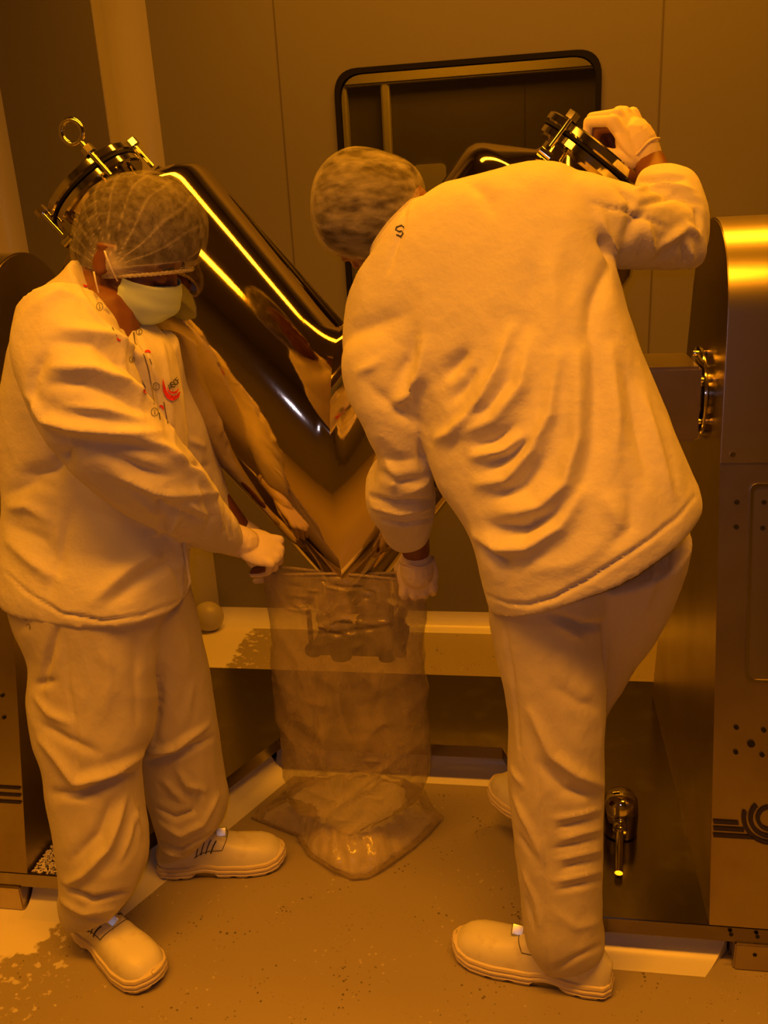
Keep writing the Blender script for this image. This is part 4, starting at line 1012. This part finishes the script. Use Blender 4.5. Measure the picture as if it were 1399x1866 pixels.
sl_l = [ring((700, 560), (850, 640), 1.56, .17), ring((648, 600), (825, 690), 1.54, .18), ring((624, 650), (804, 735), 1.53, .175), ring((636, 715), (794, 770), 1.525, .165), ring((664, 768), (786, 795), 1.525, .15), ring((683, 815), (784, 822), 1.53, .135), ring((688, 845), (786, 850), 1.525, .13), ring((667, 878), (789, 885), 1.55, .145), ring((670, 908), (791, 912), 1.575, .145), ring((690, 940), (790, 940), 1.60, .12), ring((700, 966), (786, 962), 1.62, .105), ring((712, 978), (780, 972), 1.63, .09)]
sl_u = [ring((985, 310), (1010, 480), 1.56, .17), ring((1060, 312), (1075, 482), 1.57, .17), ring((1110, 332), (1120, 488), 1.59, .165), ring((1160, 345), (1170, 492), 1.625, .16), ring((1205, 362), (1215, 492), 1.65, .15), ring((1240, 385), (1254, 490), 1.665, .13), ring((1262, 420), (1266, 484), 1.67, .10)]
sl_f = [ring((1185, 470), (1272, 478), 1.665, .12), ring((1172, 430), (1286, 448), 1.67, .14), ring((1160, 390), (1287, 408), 1.68, .145), ring((1152, 352), (1276, 366), 1.70, .135), ring((1154, 338), (1264, 346), 1.715, .11), ring((1158, 327), (1252, 332), 1.725, .095), ring((1166, 321), (1236, 325), 1.73, .08)]
bm = bmesh.new(); loft(bm, tor, n=72); loft(bm, sl_l, n=40); loft(bm, sl_u, n=40); loft(bm, sl_f, n=40)
jm2 = union('jacket', bm, .0048, 6)
ST3 = [([(774, 625), (768, 680), (745, 715), (716, 738)], 10, 13), ([(755, 600), (750, 650), (725, 690)], -5, 13), ([(795, 800), (822, 790), (880, 730), (910, 665), (930, 600)], 11, 12), ([(810, 690), (828, 668), (852, 640)], -12, 17), ([(822, 730), (850, 700), (868, 670)], -9, 13), ([(843, 790), (900, 765), (948, 705), (962, 620)], 9, 14), ([(850, 760), (890, 735), (925, 690)], -6, 10),
       ([(862, 832), (920, 822), (955, 795)], 10, 10), ([(865, 812), (900, 805), (940, 775)], -6, 9), ([(890, 845), (930, 830), (962, 800)], -9, 11), ([(872, 882), (925, 876), (968, 822), (1000, 755), (1015, 650)], 11, 13), ([(905, 900), (950, 885), (985, 840)], -8, 14), ([(920, 935), (985, 925), (1030, 880), (1052, 800), (1052, 650)], 13, 17), ([(895, 962), (955, 965), (1012, 930)], -12, 13),
       ([(868, 978), (905, 1000), (960, 998), (1020, 960), (1060, 900)], 11, 14), ([(878, 992), (905, 1022), (925, 1030)], -10, 12), ([(1078, 560), (1084, 700), (1078, 800), (1060, 880)], -7, 16), ([(1110, 640), (1122, 760), (1118, 860)], 6, 14), ([(1140, 680), (1160, 780), (1180, 880)], -5, 14), ([(1170, 720), (1200, 820), (1225, 900)], 5, 12), ([(1100, 900), (1130, 960)], 4, 14), ([(1150, 880), (1150, 960), (1110, 1000)], -4, 12), ([(960, 1040), (1040, 1030), (1100, 990)], 3, 18),
       ([(888, 1084), (920, 1100), (960, 1104), (1010, 1090), (1070, 1058), (1130, 1018), (1185, 982), (1235, 945), (1268, 905)], -4, 4), ([(975, 470), (968, 560), (955, 640)], -4, 22), ([(1005, 470), (1010, 600)], 4, 20), ([(1110, 480), (1085, 540), (1070, 620)], -6, 14), ([(1095, 430), (1110, 470)], -12, 12), ([(1090, 395), (1110, 440), (1118, 470)], 8, 10),
       ([(1078, 368), (1110, 380), (1143, 384), (1180, 400), (1213, 414)], -4, 4), ([(1140, 440), (1152, 405), (1180, 385)], -8, 11), ([(1172, 400), (1182, 440), (1190, 465)], 8, 10), ([(1200, 450), (1230, 428), (1250, 418)], 7, 9), ([(1160, 330), (1210, 322), (1245, 325)], -6, 6), ([(1158, 348), (1210, 335), (1258, 345)], 6, 6), ([(1165, 375), (1230, 355), (1272, 372)], -6, 7), ([(1250, 410), (1272, 430)], 6, 7), ([(1265, 380), (1275, 420)], -5, 7), ([(1255, 450), (1262, 482)], 6, 7), ([(1243, 445), (1250, 480)], -6, 6),
       ([(1130, 345), (1150, 365), (1148, 395)], -5, 9), ([(640, 610), (690, 590), (750, 570)], -4, 18), ([(670, 700), (720, 745), (760, 770)], -5, 12), ([(650, 680), (690, 660)], 4, 10), ([(690, 860), (730, 880), (780, 870)], -5, 10), ([(672, 905), (720, 920), (785, 912)], -8, 7), ([(675, 925), (730, 938), (785, 925)], 5, 6), ([(695, 950), (740, 958), (785, 945)], -6, 5), ([(745, 900), (775, 880), (785, 860)], 5, 8), ([(700, 830), (720, 870), (715, 890)], 5, 9), ([(760, 800), (770, 860)], -4, 9), ([(850, 330), (880, 350), (900, 390)], -4, 14), ([(740, 372), (728, 430), (705, 500)], -4, 5)]
folds(jm2, ST3, 1.7, .0038, 11)
jack2 = simple_part('jacket', jm2, M['cloth'], P2); jb2 = bvh_of(jm2)
decal('lettering', strip2d([(737, 415), (731, 411), (723, 414), (721, 419), (726, 422), (733, 421), (735, 426), (730, 431), (722, 428)], 2.4), jb2, M['ink'], jack2, label='dark letter S')
ln = [ring((890, 1075), (1125, 1050), 1.47, .24), ring((893, 1130), (1110, 1130), 1.46, .22), ring((904, 1200), (1106, 1200), 1.45, .20), ring((924, 1300), (1102, 1300), 1.435, .18), ring((926, 1400), (1100, 1400), 1.42, .17), ring((933, 1500), (1098, 1500), 1.405, .16), ring((946, 1600), (1096, 1600), 1.39, .155), ring((954, 1690), (1100, 1680), 1.375, .15), ring((970, 1730), (1104, 1705), 1.37, .13), ring((990, 1756), (1103, 1724), 1.37, .11)]
lf = [ring((1010, 1040), (1258, 965), 1.50, .24), ring((1020, 1100), (1232, 1060), 1.52, .22), ring((1025, 1150), (1200, 1125), 1.55, .20), ring((1010, 1210), (1155, 1190), 1.58, .18), ring((1000, 1290), (1106, 1275), 1.62, .16), ring((992, 1360), (1092, 1350), 1.64, .14), ring((990, 1410), (1085, 1405), 1.645, .12), ring((995, 1440), (1080, 1438), 1.645, .11)]
bm = bmesh.new(); loft(bm, ln, n=44); loft(bm, lf, n=44); tm2 = union('trousers', bm, .0048, 5)
ST4 = [([(968, 1300), (1005, 1375), (1050, 1410), (1096, 1432)], 9, 12), ([(985, 1390), (1030, 1440), (1090, 1455)], -6, 12), ([(977, 1390), (985, 1460), (996, 1571), (998, 1700), (1000, 1770)], -3, 5), ([(935, 1450), (965, 1510), (992, 1570)], 5, 9), ([(945, 1520), (970, 1560)], -4, 8), ([(955, 1590), (975, 1640), (985, 1690)], 4, 8), ([(960, 1640), (972, 1690)], -4, 6)]
for k, y in enumerate((1478, 1496, 1514, 1533, 1552, 1571, 1590, 1608)): ST4.append(([(1010+6*(k % 3), y+14), (1050, y+6), (1094, y-4)], 4.5 if k % 2 == 0 else -4.5, 6))
ST4 += [([(1105, 1290), (1104, 1200), (1100, 1130)], -7, 8), ([(1000, 1118), (1060, 1142), (1100, 1138)], -8, 8), ([(1015, 1135), (1060, 1165)], 5, 9), ([(920, 1140), (935, 1250), (945, 1360)], -3, 6), ([(1180, 990), (1195, 1050), (1170, 1120)], 4, 9), ([(1215, 975), (1215, 1050)], -4, 7), ([(1220, 960), (1240, 1000)], -4, 4), ([(1010, 1250), (1050, 1280), (1090, 1290)], -3, 12), ([(930, 1400), (950, 1430)], 4, 8), ([(1010, 1660), (1050, 1690), (1095, 1680)], 3, 12), ([(1010, 1770), (1050, 1745), (1100, 1722)], -4, 7)]
folds(tm2, ST4, 1.5, .0035, 15); tr2 = simple_part('trousers', tm2, M['cloth2'], P2)
shoe(P2, (.157, 1.352), (-.152, 1.425), tabx=.176); shoe(P2, (.125, 1.605), (-.082, 1.825), zb=.1)
dl = Vector((.02, .05, -1)); glove(P2, wl, dl, ZL, (-1, 0, 0), .97, ((42, 105, 40), (48, 105, 40), (50, 105, 40), (46, 105, 40)), TL, (wl+Vector((0, 0, -.026)), wl-Vector((0, 0, .045)), .035, .036), wl_=-.012)
du = Vector(YU).normalized(); glove(P2, wu, YU, ZU, (-.5, -.8, -.3), 1.05, ((58, 80, 40), (62, 82, 40), (68, 82, 40), (74, 82, 40)), TU, (wu+du*.036, wu+du*.055, .034, .034), wl_=-.02)
def net2(k, Y=1.61):
    base = [((574, 345), (573, 395), .05), ((583, 312), (580, 430), .13), ((606, 284), (600, 458), .175), ((638, 268), (628, 470), .195), ((676, 269), (655, 478), .20), ((715, 280), (676, 482), .195), ((748, 296), (692, 480), .18), ((768, 322), (704, 462), .16), ((774, 348), (712, 442), .13)]
    out = []
    for l, r, t in base:
        g = lambda p: (670+(p[0]-670)*k, 375+(p[1]-375)*k); out.append(ring(g(l), g(r), Y, t*k, 2.1))
    return out
bm = bmesh.new(); loft(bm, net2(.94), n=64, sub=5); obj('hair', bm, M['hair'], P2)
bm = bmesh.new(); loft(bm, net2(1.0), n=200, sub=10, cap=False); n2 = obj('hairnet', bm, M['net_dense'], P2)
